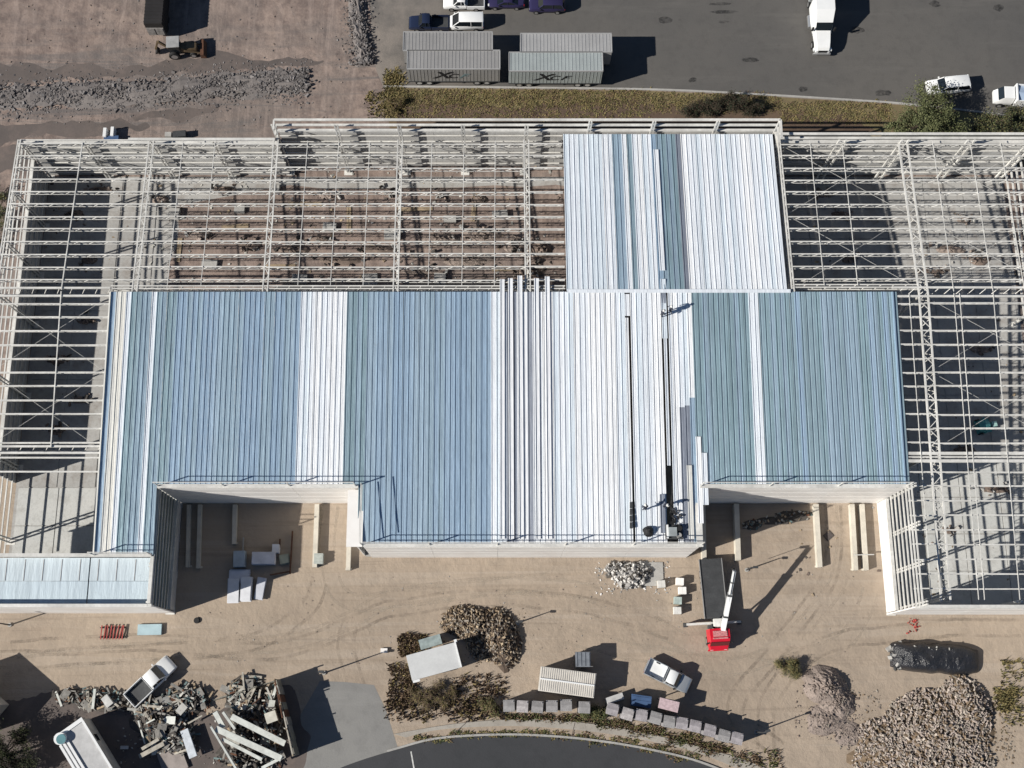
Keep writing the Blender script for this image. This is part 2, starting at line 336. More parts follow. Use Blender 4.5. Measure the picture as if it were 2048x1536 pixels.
# gravel banks: long mounds with loose stones on them
def bank(name, line, w, h, label, nst=900, stone=.16):
    line = smoothpts(line, 6); mb = MB(); rings = []
    for i, p in enumerate(line):
        d = (line[min(i + 1, len(line) - 1)] - line[max(i - 1, 0)]).normalized(); nr = Vector((-d.y, d.x, 0)); ring = []
        e = min(1, min(i, len(line) - 1 - i) / 2 + .05)
        for k in range(9):
            t = k / 8 * 2 - 1
            hh = h * e * max(0, 1 - t * t) * random.uniform(.55, 1.25)
            q = p + nr * (t * w / 2 * random.uniform(.6, 1.3)); ring.append((q.x, q.y, hh - .02))
        rings.append(ring)
    n = 9; vs = [p for r in rings for p in r]
    mb.add(vs, [(k * n + i, k * n + i + 1, (k + 1) * n + i + 1, (k + 1) * n + i) for k in range(len(rings) - 1) for i in range(n - 1)])
    for _ in range(nst):
        k = random.randrange(len(line) - 1); p = line[k].lerp(line[k + 1], random.random())
        d = (line[k + 1] - line[k]).normalized(); nr = Vector((-d.y, d.x, 0)); t = random.gauss(0, .75)
        q = p + nr * t * w / 2 + Vector((random.gauss(0, .4), 0, 0)); s = stone * random.uniform(.3, .8) * (2.0 if random.random() < .06 else 1)
        M = Matrix.Translation((q.x, q.y, h * max(0, 1 - t * t) * .8)) @ Matrix.Rotation(random.uniform(0, 6.3), 4, 'Z') @ Matrix.Rotation(random.uniform(-.6, .6), 4, 'X')
        mb.obox(M, -s, s, -s * .7, s * .7, -s * .5, s * .5, random.randrange(1, 3))
    o = mb.build(name, [gravelm, mat('pale stone', (.215, .20, .195), .9, 0, .3), mat('dark stone', (.135, .122, .118), .9, 0, .3)])
    return tag(o, label, 'gravel', kind='stuff')
bank('gravel_bank', [at(-30, 198), at(120, 190), at(300, 184), at(480, 170), at(615, 160)], 3.6, .38, 'long bank of grey gravel across the dirt beyond the steel frame', 3600)
bank('gravel_bank', [at(712, -30), at(716, 40), at(722, 90), at(730, 132)], 2.2, .7, 'short dark gravel bank along the edge of the asphalt lot', 900)
# verge grass and its tufts
def tufts(name, spots, n, label, mats, hgt=.35, cat='grass', spread=None):
    mb = MB()
    for _ in range(n):
        (u0, v0, u1, v1) = random.choice(spots); c = at(random.uniform(u0, u1), random.uniform(v0, v1))
        mi = random.randrange(len(mats))
        for _ in range(5):
            a = random.uniform(0, 6.28); h = hgt * random.uniform(.4, 1.3); r = random.uniform(.1, .35)
            p = c + Vector((random.uniform(-.3, .3), random.uniform(-.3, .3), 0)); d = Vector((math.cos(a), math.sin(a), 0)); e = Vector((-d.y, d.x, 0)) * .09
            mb.add([p - e, p + e, p + d * r + Vector((0, 0, h))], [(0, 1, 2)], mi)
    me = bpy.data.meshes.new(name); me.from_pydata(mb.v, [], mb.f)
    for m in mats: me.materials.append(m)
    me.polygons.foreach_set('material_index', mb.m)
    return tag(link(name, me), label, cat, kind='stuff')
olive = mat('olive grass', (.15, .135, .055), .9, 0, .4); straw = mat('straw grass', (.22, .175, .075), .9, 0, .4); brown = mat('brown stalks', (.15, .10, .062), .9, 0, .4)
leafy = mat('green leaves', (.085, .10, .038), .8, 0, .4); leaf_d = mat('dark leaves', (.05, .062, .024), .8, 0, .4); leaf_l = mat('pale leaves', (.14, .15, .065), .8, 0, .4)
tufts('verge_grass', [(775, 180, 1300, 215), (775, 180, 1300, 208), (775, 200, 1300, 240), (1300, 188, 1560, 225), (1560, 205, 1780, 245)], 2900, 'dry olive and brown grass on the verge below the parked trailers', [olive, straw, brown, straw, olive], .16)
tufts('yard_weeds', [(770, 1390, 1000, 1440), (780, 1330, 830, 1420), (800, 1270, 850, 1310), (900, 1350, 1010, 1430)], 700, 'dry brown weeds round the white roofed shed and the pavement', [brown, straw, brown, mat('dead twigs', (.14, .10, .075), .9, 0, .3)], .5)
tufts('kerb_plants', [(830, 1474, 900, 1481), (900, 1467, 1000, 1470), (1000, 1465, 1100, 1469), (1100, 1468, 1180, 1476), (1180, 1477, 1280, 1489), (1280, 1492, 1330, 1502), (1330, 1503, 1400, 1519)], 300, 'low green plants along the curved kerb of the road', [leafy, olive, brown, straw], .18)
tufts('hedge_strip', [(1000, 1432, 1100, 1437), (1100, 1432, 1200, 1441), (1195, 1442, 1260, 1454), (1260, 1452, 1330, 1470), (1330, 1468, 1400, 1490), (1400, 1488, 1460, 1508), (1460, 1505, 1560, 1532)], 600, 'brownish hedge strip between the pavement and the row of cabins', [brown, brown, olive, leafy], .35)
tufts('edge_weeds', [(2005, 1320, 2048, 1460), (1990, 1380, 2030, 1420)], 180, 'sparse straw coloured weeds at the right edge of the yard', [olive, straw], .4)
tufts('corner_weeds', [(765, 150, 812, 235), (735, 185, 800, 235), (770, 140, 800, 180)], 330, 'pale dry weeds at the corner of the asphalt lot', [straw, straw, olive], .3)

# ================================================================== THE WAREHOUSE
W = empty('warehouse', (0, 0, 0), 0, 'large steel framed warehouse under construction with part of its roof sheeted', 'building')
YR, ZR, SL = 43.2, 11.2, .078
def rz(y): return ZR - SL * abs(y - YR)
XW, XE, YN, YNC, YS = -53.4, 61.5, 62.0, 63.2, 10.2
def part(name, mb, m, parent=W, **kw): return mb.build(name, m, parent, **kw)
# floor slab laid in bays
fl = MB()
for x0, x1, y0, y1 in ((XW, -34.8, YS + .1, 22.3), (XW, XE, 22.32, 62.0), (-14.0, 21.4, 16.3, 22.3), (43.1, XE, YS, 22.3)): fl.box(x0, x1, y0, y1, 0, .02)
floor = tag(fl.build('floor_slab', slabm), kind='structure')
bx = MB(); bx.box(0, 1, 0, 1, 0, 1); bay_me = bx.mesh('slab_panel', slabm); bay_pale = bx.mesh('pale_slab_panel', slab_pale)
def slab(x0, x1, y0, y1, me, z=.02):
    nx = max(1, round((x1 - x0) / 4.7)); ny = max(1, round((y1 - y0) / 4.0))
    for i in range(nx):
        for j in range(ny):
            o = link('slab_panel', me, floor); dx = (x1 - x0) / nx; dy = (y1 - y0) / ny
            o.location = (x0 + i * dx + .05, y0 + j * dy + .05, z); o.scale = (dx - .1, dy - .1, .045 + random.random() * .02)
slab(XW + .3, -34.9, 15.4, 24.0, bay_pale); slab(XW + .3, -40.2, 24.0, 61.6, bay_me); slab(43.4, XE - .3, 10.6, 27, bay_pale); slab(33, XE - .3, 27, 61.6, bay_me)
fd = [Vector((-24.2 + random.uniform(-.4, .4) if k < 8 else 33, 0, 0)) for k in range(1)]
dp = []
for t in range(13): dp.append(Vector((-38.0 + random.uniform(-.7, .7), 27 + t * 2.6, 0)))
dp += [Vector((-24 + k * 4 + random.uniform(-.5, .5), 60.6 + random.uniform(-.4, .4), 0)) for k in range(14)] + [Vector((31, 60, 0)), Vector((31, 27, 0))]
sheet('dirt_floor', dp, .028, dirt)

# roof sheets ------------------------------------------------------
PW = .55
def sheet_mesh(name, m, w=PW, seam=.075):
    mb = MB(); t = .012
    prof = [(0, 0), (.015, seam), (.075, seam), (.10, .016), (w * .45, .012), (w * .5, .035), (w * .56, .012), (w - .012, .016), (w - .012, 0)]
    rings = [[(x, y, z) for x, z in prof] for y in (0, 1)]
    return mb.loft(rings).mesh(name, m)
SM = {}
for fam, L in (('b', blues), ('w', whites), ('g', greys), ('c', creams), ('t', teals)):
    SM[fam] = [sheet_mesh('roof_panel', m) for m in L]
    SM[fam + 'n'] = [sheet_mesh('roof_panel', m, .34) for m in L]
def roof_panel(x, ya, yb, fam, name='roof_panel', parent=W, dz=0, yaw=0):
    """a sheet from its upper end ya down to yb, following the pitch"""
    me = random.choice(SM[fam]); o = link(name, me, parent); d = yb - ya
    za, zb = rz(ya), rz(yb); L = math.hypot(d, zb - za)
    o.location = (x, ya, za + .16 + dz + random.uniform(-.004, .012)); ang = math.atan2(zb - za, abs(d))
    if d < 0: # running south: keep the seam on the west side, mesh runs +y so start at the low end
        o.location = (x, yb, zb + .16 + dz + random.uniform(-.004, .012)); o.rotation_euler = (-ang, 0, yaw + random.uniform(-.0012, .0012))
    else: o.rotation_euler = (ang, 0, yaw + random.uniform(-.0012, .0012))
    o.scale = (random.choice((1, 1, 1, 1, 1, 1, .96, .93)) if fam in 'wc' else 1, L, 1); return o
def X_at(u, v=585): return at(u, v, rz(43.2)).x
def fam_south(u):
    z = [(225, 250, 'c'), (250, 263, 'w'), (263, 299, 't'), (299, 313, 'w'), (313, 595, 'b'), (595, 685, 'w'), (685, 972, 'b'), (972, 1368, 'w'), (1368, 1487, 't'), (1487, 1510, 'w'), (1510, 1790, 'T')]
    for a, b, f_ in z:
        if a <= u < b: return f_
    return 'b'
x = -40.85; k = 0
while x < 42.75:
    u = PX + (x - 0) / (at(1785, 585, ZR).x) * (1785 - PX)
    yb = 15.35 if x < -34.9 else 22.45 if x < -14.0 else 16.45 if x < 21.2 else 22.45
    f_ = fam_south(u)
    if f_ == 'T' or (f_ == 'b' and (u < 350 or 685 < u < 730)): f_ = random.choice('ttb')
    if 1248.5 <= u < 1259: roof_panel(x, 42.9, 40.5, 'w'); roof_panel(x, 40.3, yb, 'wn')
    elif 1318 <= u < 1330: roof_panel(x, 43.1, 41.0, 'g'); roof_panel(x + .2, 40.6, 24.5, 'wn')
    elif 1330 <= u < 1340: roof_panel(x + .18, 43.1, 17.0, 'wn')
    elif 1344 <= u < 1356: roof_panel(x, 34, yb, 'g', dz=-.05); roof_panel(x, 43.1, 29 + random.uniform(-3, 3), 'w')
    elif 1356 <= u < 1374: roof_panel(x, 36, yb, random.choice('gb'), dz=-.05); roof_panel(x, 43.1, 31 + random.uniform(-2, 2), 'w')
    else:
        if f_ == 'w' and 1012 < u < 1030: f_ = 'g'
        elif f_ == 'w' and 1045 < u < 1062: f_ = 'g'
        roof_panel(x, 43.15, yb, f_)
    x += PW
x = 7.95
while x < 31.4:
    u = PX + (x / at(1565, 425, 10.5).x) * (1565 - PX)
    f_ = 'w'
    for a, b, q in ((1222, 1240, 'b'), (1240, 1252, 'w'), (1252, 1264, 't'), (1300, 1312, 'b'), (1318, 1356, 't'), (1356, 1364, 'g')):
        if a <= u < b: f_ = q
    roof_panel(x, 43.25, 62.55, f_); x += PW
mb = MB(); mb.box(-40.85, 42.75, 42.95, 43.45, ZR + .21, ZR + .235)
rc = MB(); rc.box(8.0, 31.9, 43.0, 43.4, ZR + .285, ZR + .30); part('ridge_cap', rc, whites[1])
ec = MB(); ec.bar((42.8, 43.1, ZR + .2), (42.8, 22.4, rz(22.4) + .2), .14, .3); part('verge_trim', ec, blues[1])
ec = MB(); ec.bar((-40.9, 43.1, ZR + .2), (-40.9, 15.3, rz(15.3) + .2), .14, .3); part('verge_trim', ec, creams[0])

# open web joists between the trusses --------------------------------
def joist_mesh(name, nweb, dp=.38, bw=.04):
    mb = MB(); mb.box(0, 1, -.062, .062, -.08, 0).box(0, 1, -bw, bw, -dp - .04, -dp + .02)
    for i in range(nweb):
        a, b = i / nweb, (i + 1) / nweb; m = (a + b) / 2
        for p, q in (((a, 0, -.05), (m, 0, -dp)), ((m, 0, -dp), (b, 0, -.05))):
            e = .0045
            mb.add([(p[0] - e, -.025, p[2]), (p[0] + e, -.025, p[2]), (q[0] + e, -.025, q[2]), (q[0] - e, -.025, q[2]),
                    (p[0] - e, .025, p[2]), (p[0] + e, .025, p[2]), (q[0] + e, .025, q[2]), (q[0] - e, .025, q[2])],
                   [(0, 1, 2, 3), (7, 6, 5, 4), (0, 4, 5, 1), (3, 2, 6, 7), (1, 5, 6, 2), (0, 3, 7, 4)])
    return mb.mesh(name, white_steel)
J14, J4, JN = joist_mesh('purlin', 9), joist_mesh('purlin', 3), joist_mesh('purlin', 9, .75, .028)
TX = [-53.3, -38.4, -24.4, -10.4, 3.8, 18.0, 32.2, 46.2, 60.6]
def joist(x0, x1, y):
    o = link('purlin', (JN if y > 43.5 else J14) if x1 - x0 > 6 else J4, W); o.location = (x0, y + random.uniform(-.07, .07), rz(y) + .12); o.scale = (x1 - x0, 1, 1); o.rotation_euler = (0, 0, random.uniform(-.003, .003))
north = [44.6 + 1.52 * i for i in range(12)]
for y in north:
    for a, b in ((-53.3, -38.4), (-38.4, -24.4), (-24.4, -10.4), (-10.4, 3.8), (3.8, 7.8), (32.5, 46.2), (46.2, 60.6)): joist(a, b, y)
south = [41.9 - 1.5 * i for i in range(22)]
for y in south:
    if y > 23.5: joist(-53.3, -41.0, y)
    if y > 10.8:
        joist(43.1, 46.2, y); joist(46.2, 60.6, y)
# trusses north-south: two top chords laced together, a bottom chord and webs
def truss(xc, ya, yb, half=.26, w=.13, name='truss'):
    mb = MB(); n = max(2, round(abs(yb - ya) / 1.0)); pts = []
    for i in range(n + 1):
        y = ya + (yb - ya) * i / n; pts.append((y, rz(y) + .02))
    for i in range(n):
        (y0, z0), (y1, z1) = pts[i], pts[i + 1]
        for s in (-1, 1): mb.bar((xc + s * half, y0, z0), (xc + s * half, y1, z1), w, w)
        s = 1 if i % 2 else -1
        mb.bar((xc - s * half, y0, z0), (xc + s * half, y1, z1), .07, .06)
        mb.bar((xc, y0, z0 - 1.15), (xc, y1, z1 - 1.15), w, w)
        mb.bar((xc + s * half, y0, z0), (xc, (y0 + y1) / 2, (z0 + z1) / 2 - 1.12), .06, .06)
        mb.bar((xc - s * half, y1, z1), (xc, (y0 + y1) / 2, (z0 + z1) / 2 - 1.12), .06, .06)
    return part(name, mb, white_steel)
for xt in (-38.4, -24.4, -10.4, 3.8): truss(xt, 43.2, 61.9)
truss(32.25, 43.2, 62.4, .12)
truss(46.2, 43.2, 61.6, .48, .17); truss(46.2, 43.2, 10.6, .48, .17)
truss(-53.3, 43.2, 61.9, .14); truss(-53.3, 43.2, 10.6, .14)
truss(60.6, 43.2, 61.6, .3); truss(60.6, 43.2, 10.6, .3)
# girders east-west
def girder(x0, x1, y, gap=.55, z=None, w=.2):
    mb = MB(); z = rz(y) - .02 if z is None else z; n = max(1, round((x1 - x0) / 1.3))
    for s in (-1, 1): mb.bar((x0, y + s * gap / 2, z), (x1, y + s * gap / 2, z), w, w)
    mb.bar((x0, y, z - 1.1), (x1, y, z - 1.1), w, w)
    for i in range(n):
        a = x0 + (x1 - x0) * i / n; b = x0 + (x1 - x0) * (i + 1) / n; m = (a + b) / 2
        mb.bar((a, y - gap / 2, z), (m, y, z - 1.1), .06); mb.bar((m, y, z - 1.1), (b, y + gap / 2, z), .06)
    return part('girder', mb, white_steel)
girder(-53.3, -41, 43.2, .9); girder(42.9, 60.8, 43.2, 1.0); girder(-53.3, -41, 26.2, .7); girder(43.1, 60.8, 25.4, .8, w=.3); girder(-41, 7.8, 43.75, .3, w=.12)
girder(32.4, 46, 43.9, .3, w=.12)
# sag rods, mid-bay, and diagonal wind rods
def rod(p, q, r=.045, name='sag_rod'):
    mb = MB(); mb.bar(p, q, r * 2); part(name, mb, white_steel)
for xc, segs in ((-46.2, ((43.2, 26.4), (43.4, 61.6))), (-31.3, ((43.9, 61.7),)), (-17.4, ((43.9, 61.7),)), (-3.3, ((43.9, 61.7),)), (-20.9, ((43.9, 61.7),)), (-13.9, ((43.9, 61.7),)), (0.2, ((43.9, 61.7),)), (-6.9, ((43.9, 61.7),)),
                 (-34.9, ((43.9, 61.7),)), (39.2, ((43.9, 61.7),)), (35.6, ((43.9, 61.7),)), (49.4, ((43.2, 61.7), (43, 10.8))), (50.0, ((43, 10.8),)), (53.6, ((43.2, 61.7), (43, 10.8))), (44.6, ((43, 10.8),)), (57, ((43.2, 61.7), (43, 10.8)))):
    for ya, yb in segs: rod((xc, ya, rz(ya) + .17), (xc + .1, yb, rz(yb) + .17), .032 if xc != -46.2 else .055)
for (xa, xb) in ((32.4, 46.0), (46.4, 60.5)):
    for ya, yb in ((43.6, 52.6), (52.6, 61.5)):
        rod((xa, ya, rz(ya) - .35), (xb, yb, rz(yb) - .35), .013, 'wind_rod'); rod((xb, ya, rz(ya) - .35), (xa, yb, rz(yb) - .35), .013, 'wind_rod')
for (xa, xb) in ((-53.2, -41.2), (46.5, 60.5)):
    for ya, yb in ((42.8, 34.6), (34.6, 26.4)):
        rod((xa, ya, rz(ya) - .35), (xb, yb, rz(yb) - .35), .013, 'wind_rod'); rod((xb, ya, rz(ya) - .35), (xa, yb, rz(yb) - .35), .013, 'wind_rod')
# columns: two laced channels
def column(x, y, h, gx=.5, gy=0, w=.16, z0=0, name='column'):
    mb = MB()
    for s in (-1, 1): mb.box(x + s * gx / 2 - w / 2, x + s * gx / 2 + w / 2, y + s * gy / 2 - w / 2, y + s * gy / 2 + w / 2, z0, h)
    n = max(1, int((h - z0) / .8))
    for i in range(n):
        za, zb = z0 + (h - z0) * i / n, z0 + (h - z0) * (i + 1) / n; s = 1 if i % 2 else -1
        mb.bar((x - s * gx / 2, y - s * gy / 2, za), (x + s * gx / 2, y + s * gy / 2, zb), .06)
    if z0 == 0: mb.box(x - .5, x + .5, y - .4, y + .4, 0, .09)
    return part(name, mb, white_steel)
for i, xc in enumerate([-53.3, -46.2, -38.4, -31.4]): column(xc, YN - .25, 9.6, .4)
for xc in (-24.4, -17.4, -10.4, -3.3, 3.8): column(xc, 62.6, 12.0, .3)
for xc in (10.9, 18.0, 25.1, 32.0): column(xc, YNC - .2, 12.0, .25, z0=9.0, name='parapet_post')
for xc in (39.2, 46.2, 53.6, 60.6): column(xc, 61.4, 10.6, .75, w=.2)
for y in (55.5, 49.3, 43.2, 34.6, 26.2, 18): column(-53.3, y, 9.6 if y != 43.2 else 11.0, 0, .4)
for xc in TX[1:]: 
    for y in (43.2, 26.0): column(xc, y, rz(y) - 1.0, .3, .3, .2)
column(46.2, 11.0, 8.6, .4, .3); column(60.6, 11, 8.6, .4); column(53.6, 10.6, 9, .4, 0, .2)
# wall rails (girts)
def rails(p, q, zs, w=.2, h=.12, name='girt'):
    p = Vector(p); q = Vector(q)
    for z in zs:
        mb = MB(); mb.bar((p.x, p.y, z), (q.x, q.y, z), w, h); part(name, mb, white_steel)
zs_low = [1.2, 2.5, 3.8, 5.1, 6.4, 7.6, 8.7, 9.5]
rails((XW, YN, 0), (-24.3, YN, 0), zs_low, .13)
rails((XW, YN, 0), (XW, 15, 0), zs_low, .15)
rails((-24.3, YNC, 0), (32.0, YNC, 0), [9.6, 10.8, 12.0], .26, .14)
rails((-24.3, YNC, 0), (8.0, YNC, 0), [1.2, 2.6, 4.0, 5.4, 6.8, 8.2], .13)
rails((-24.3, YN, 0), (-24.3, YNC, 0), [9.6, 10.8, 12.0]); rails((32.0, YNC, 0), (32.0, 61.0, 0), [9.6, 10.8, 12.0], .26, .14)
rails((32.1, YN, 0), (XE, YN, 0), [1.2, 2.6, 4.0, 5.4, 6.8, 8.2], .18); rails((32.1, YN, 0), (XE, YN, 0), [9.0, 10.0, 11.0], .28, .14)
rails((-41, 61.9, 0), (-24.5, 61.9, 0), [9.9], .3, .16)
# low side of the far east wall, closing the end
rails((XE, YN, 0), (XE, YS, 0), zs_low)
# west wall: block work below the open rails
# sheeted walls: separate long panels with a shallow joint
def wall_run(p, q, z0, z1, t=.12, m=cream, step=7.05, name='wall_panel'):
    p = Vector((p[0], p[1], 0)); q = Vector((q[0], q[1], 0)); d = q - p; L = d.length; n = max(1, round(L / step)); d.normalize()
    for i in range(n):
        a, b = p + d * (L * i / n + .012), p + d * (L * (i + 1) / n - .012); mb = MB(); H = z1 - z0; nb = max(1, round(H / 1.1))
        for j in range(nb): # horizontal ribs of the sheeting
            za, zb = z0 + H * j / nb, z0 + H * (j + 1) / nb
            mb.bar(a + Vector((0, 0, (za + zb) / 2)), b + Vector((0, 0, (za + zb) / 2)), t + (.03 if j % 2 else 0), zb - za - .004)
        part(name, mb, m)
    cp = MB(); cp.bar(p + Vector((0, 0, z1 + .04)), q + Vector((0, 0, z1 + .04)), .34, .08); part('wall_cap', cp, white_steel)
ES, EN_ = rz(16.3), rz(22.3)
wall_run((-13.3, 16.25), (21.35, 16.25), 0, ES + .3)
wall_run((-34.7, 22.3), (-13.9, 22.3), 0, EN_ + .3); wall_run((21.5, 22.3), (43.0, 22.3), 0, EN_ + .3)
wall_run((-14.1, 22.1), (-14.1, 16.4), 0, 9.2); wall_run((21.5, 16.4), (21.5, 22.1), 0, 9.2)
cp = MB(); cp.box(-15.0, -13.35, 16.1, 22.0, 9.42, 9.56); part('gutter_deck', cp, cream)
cp = MB(); cp.box(20.95, 21.6, 16.1, 22.0, 9.42, 9.56); part('gutter_deck', cp, white_steel)
# eave rails standing above the south parapets
for (x0, x1, y, e) in ((-34.6, -14.2, 22.35, EN_), (-13.4, 21.4, 16.3, ES), (21.6, 42.9, 22.35, EN_), (-40.8, -34.9, 15.3, rz(15.3))):
    for dz in (1.25, 2.35): rails((x0, y, 0), (x1, y, 0), [e + dz], .07, .07, 'parapet_rail')
    nn = max(1, round((x1 - x0) / 7.05))
    for i in range(nn + 1):
        xx = x0 + (x1 - x0) * i / nn; mb = MB(); mb.box(xx - .05, xx + .05, y - .05, y + .05, e + .3, e + 2.38); part('parapet_post', mb, white_steel)
for dz in (1.25, 2.35): rails((-13.4, 16.3, 0), (-13.4, 22.3, 0), [ES + .5 + dz], .07, .07, 'parapet_rail')
# west wing: east wall of the loading bay (sheeted below, open rails above), low flat roof behind parapets
wall_run((-34.7, 10.4), (-34.7, 22.2), 0, 2.2, .14, greywall, 4)
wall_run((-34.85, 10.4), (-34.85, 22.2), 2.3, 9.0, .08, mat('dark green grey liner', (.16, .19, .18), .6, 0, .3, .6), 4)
rails((-34.7, 10.3, 0), (-34.7, 22.2, 0), [3.1, 4.2, 5.3, 6.4, 7.5, 8.6], .13, .14)
for y in (10.4, 14.3, 18.3, 22.1): column(-35.1, y, 9.2, 0, .3)
wall_run((-58, 10.2), (-34.6, 10.2), 0, 9.1, step=7.6)
wall_run((-58, 15.3), (-35.0, 15.3), 7.6, 9.2, step=7.6)
wall_run((-34.85, 10.4), (-34.85, 15.1), 8.9, 9.3, .3, step=5)
wing_roof = roofmat('pale blue flat roof', (.50, .59, .65), .5, .1, .85); wing_grey = roofmat('grey flat roof', (.52, .60, .65), .5, .05, .85)
for x0, x1 in ((-58, -52.2), (-52.1, -41.6), (-41.5, -35.2)):
    mb = MB()
    for j, (y0, y1) in enumerate(((10.35, 12.75), (12.78, 15.15))): mb.box(x0, x1 - .04, y0, y1, 7.9 + j * .03, 8.05 + j * .05, j)
    part('flat_roof_panel', mb, [wing_roof, wing_grey])
mb = MB()
for i in range(9): mb.box(-52.1 + i * 1.9, -52.04 + i * 1.9, 12.8, 15.0, 8.1, 8.14)
part('roof_seam', mb, greywall)
# east wing: west wall with white plinth and open rails, south wall
wall_run((43.0, 10.2), (43.0, 22.2), 0, 3.2, .16, cream, 6)
rails((43.0, 10.1, 0), (43.0, 22.4, 0), [4.5, 5.7, 6.9, 8.1, 9.2, 10.1, 11.0], .14, .14)
for y in (10.3, 14.3, 18.3, 22.3): column(43.4, y, 11.2, 0, .3)
wall_run((42.9, 10.05), (XE + 2, 10.05), 0, 9.0, step=6.2)
rails((43, 10.05, 0), (XE, 10.05, 0), [9.9], .3, .16)
mb = MB(); mb.bar((55.6, 12.2, 9.0), (55.6, 19.0, rz(19)), .25); mb.bar((55.6, 19, rz(19)), (60, 20.3, rz(20)), .2); part('strut', mb, white_steel)
liner = slab_mat('dusty wall liner', (.50, .50, .49), (.36, .36, .355), (.24, .235, .23))
wall_run((XW, 62.28), (-24.5, 62.28), 0, 8.4, .06, liner, 3.6, 'wall_liner'); wall_run((-24.3, 63.45), (31.9, 63.45), 0, 8.9, .06, liner, 3.6, 'wall_liner'); wall_run((32.2, 62.28), (XE, 62.28), 0, 8.6, .06, liner, 3.6, 'wall_liner')
wall_run((XW - .2, 24.5), (XW - .2, 61.8), 0, 5.0, .2, liner, 6.0, 'block_wall_panel')

# ================================================================== THINGS
def scatter(mb, n, fn, s0, s1, flat=.6, nm=1, tilt=1.2):
    for _ in range(n):
        p = fn(); s = random.uniform(s0, s1)
        M = Matrix.Translation(p) @ Matrix.Rotation(random.uniform(0, 6.3), 4, 'Z') @ Matrix.Rotation(random.uniform(-tilt, tilt), 4, 'X') @ Matrix.Rotation(random.uniform(-tilt, tilt), 4, 'Y')
        mb.obox(M, -s, s, -s * flat, s * flat, -s * flat * .6, s * flat * .6, random.randrange(nm))
def mound(mb, c, rx, ry, h, rot=0, n=28, m=12, p=1.6, rough=.16, mi=0, edge=.18):
    c = Vector(c); vs = [(c.x, c.y, c.z + h)]; fs = []; ca, sa = math.cos(rot), math.sin(rot)
    ph = [random.uniform(.8, 1.2) for _ in range(n)]; ph = [(ph[i - 1] + ph[i] * 2 + ph[(i + 1) % n]) / 4 for i in range(n)]
    for j in range(1, m + 1):
        r = j / m
        for i in range(n):
            a = 2 * math.pi * i / n; e = r * (1 + (ph[i] - 1) * 1.4)
            x, y = rx * e * math.cos(a), ry * e * math.sin(a)
            z = h * max(0, 1 - r ** p) * random.uniform(1 - rough, 1 + rough) if j < m else -.05
            vs.append((c.x + x * ca - y * sa, c.y + x * sa + y * ca, c.z + z))
    fs = [(0, 1 + i, 1 + (i + 1) % n) for i in range(n)]
    for j in range(m - 1):
        for i in range(n): fs.append((1 + j * n + i, 1 + (j + 1) * n + i, 1 + (j + 1) * n + (i + 1) % n, 1 + j * n + (i + 1) % n))
    mb.add(vs, fs, mi)

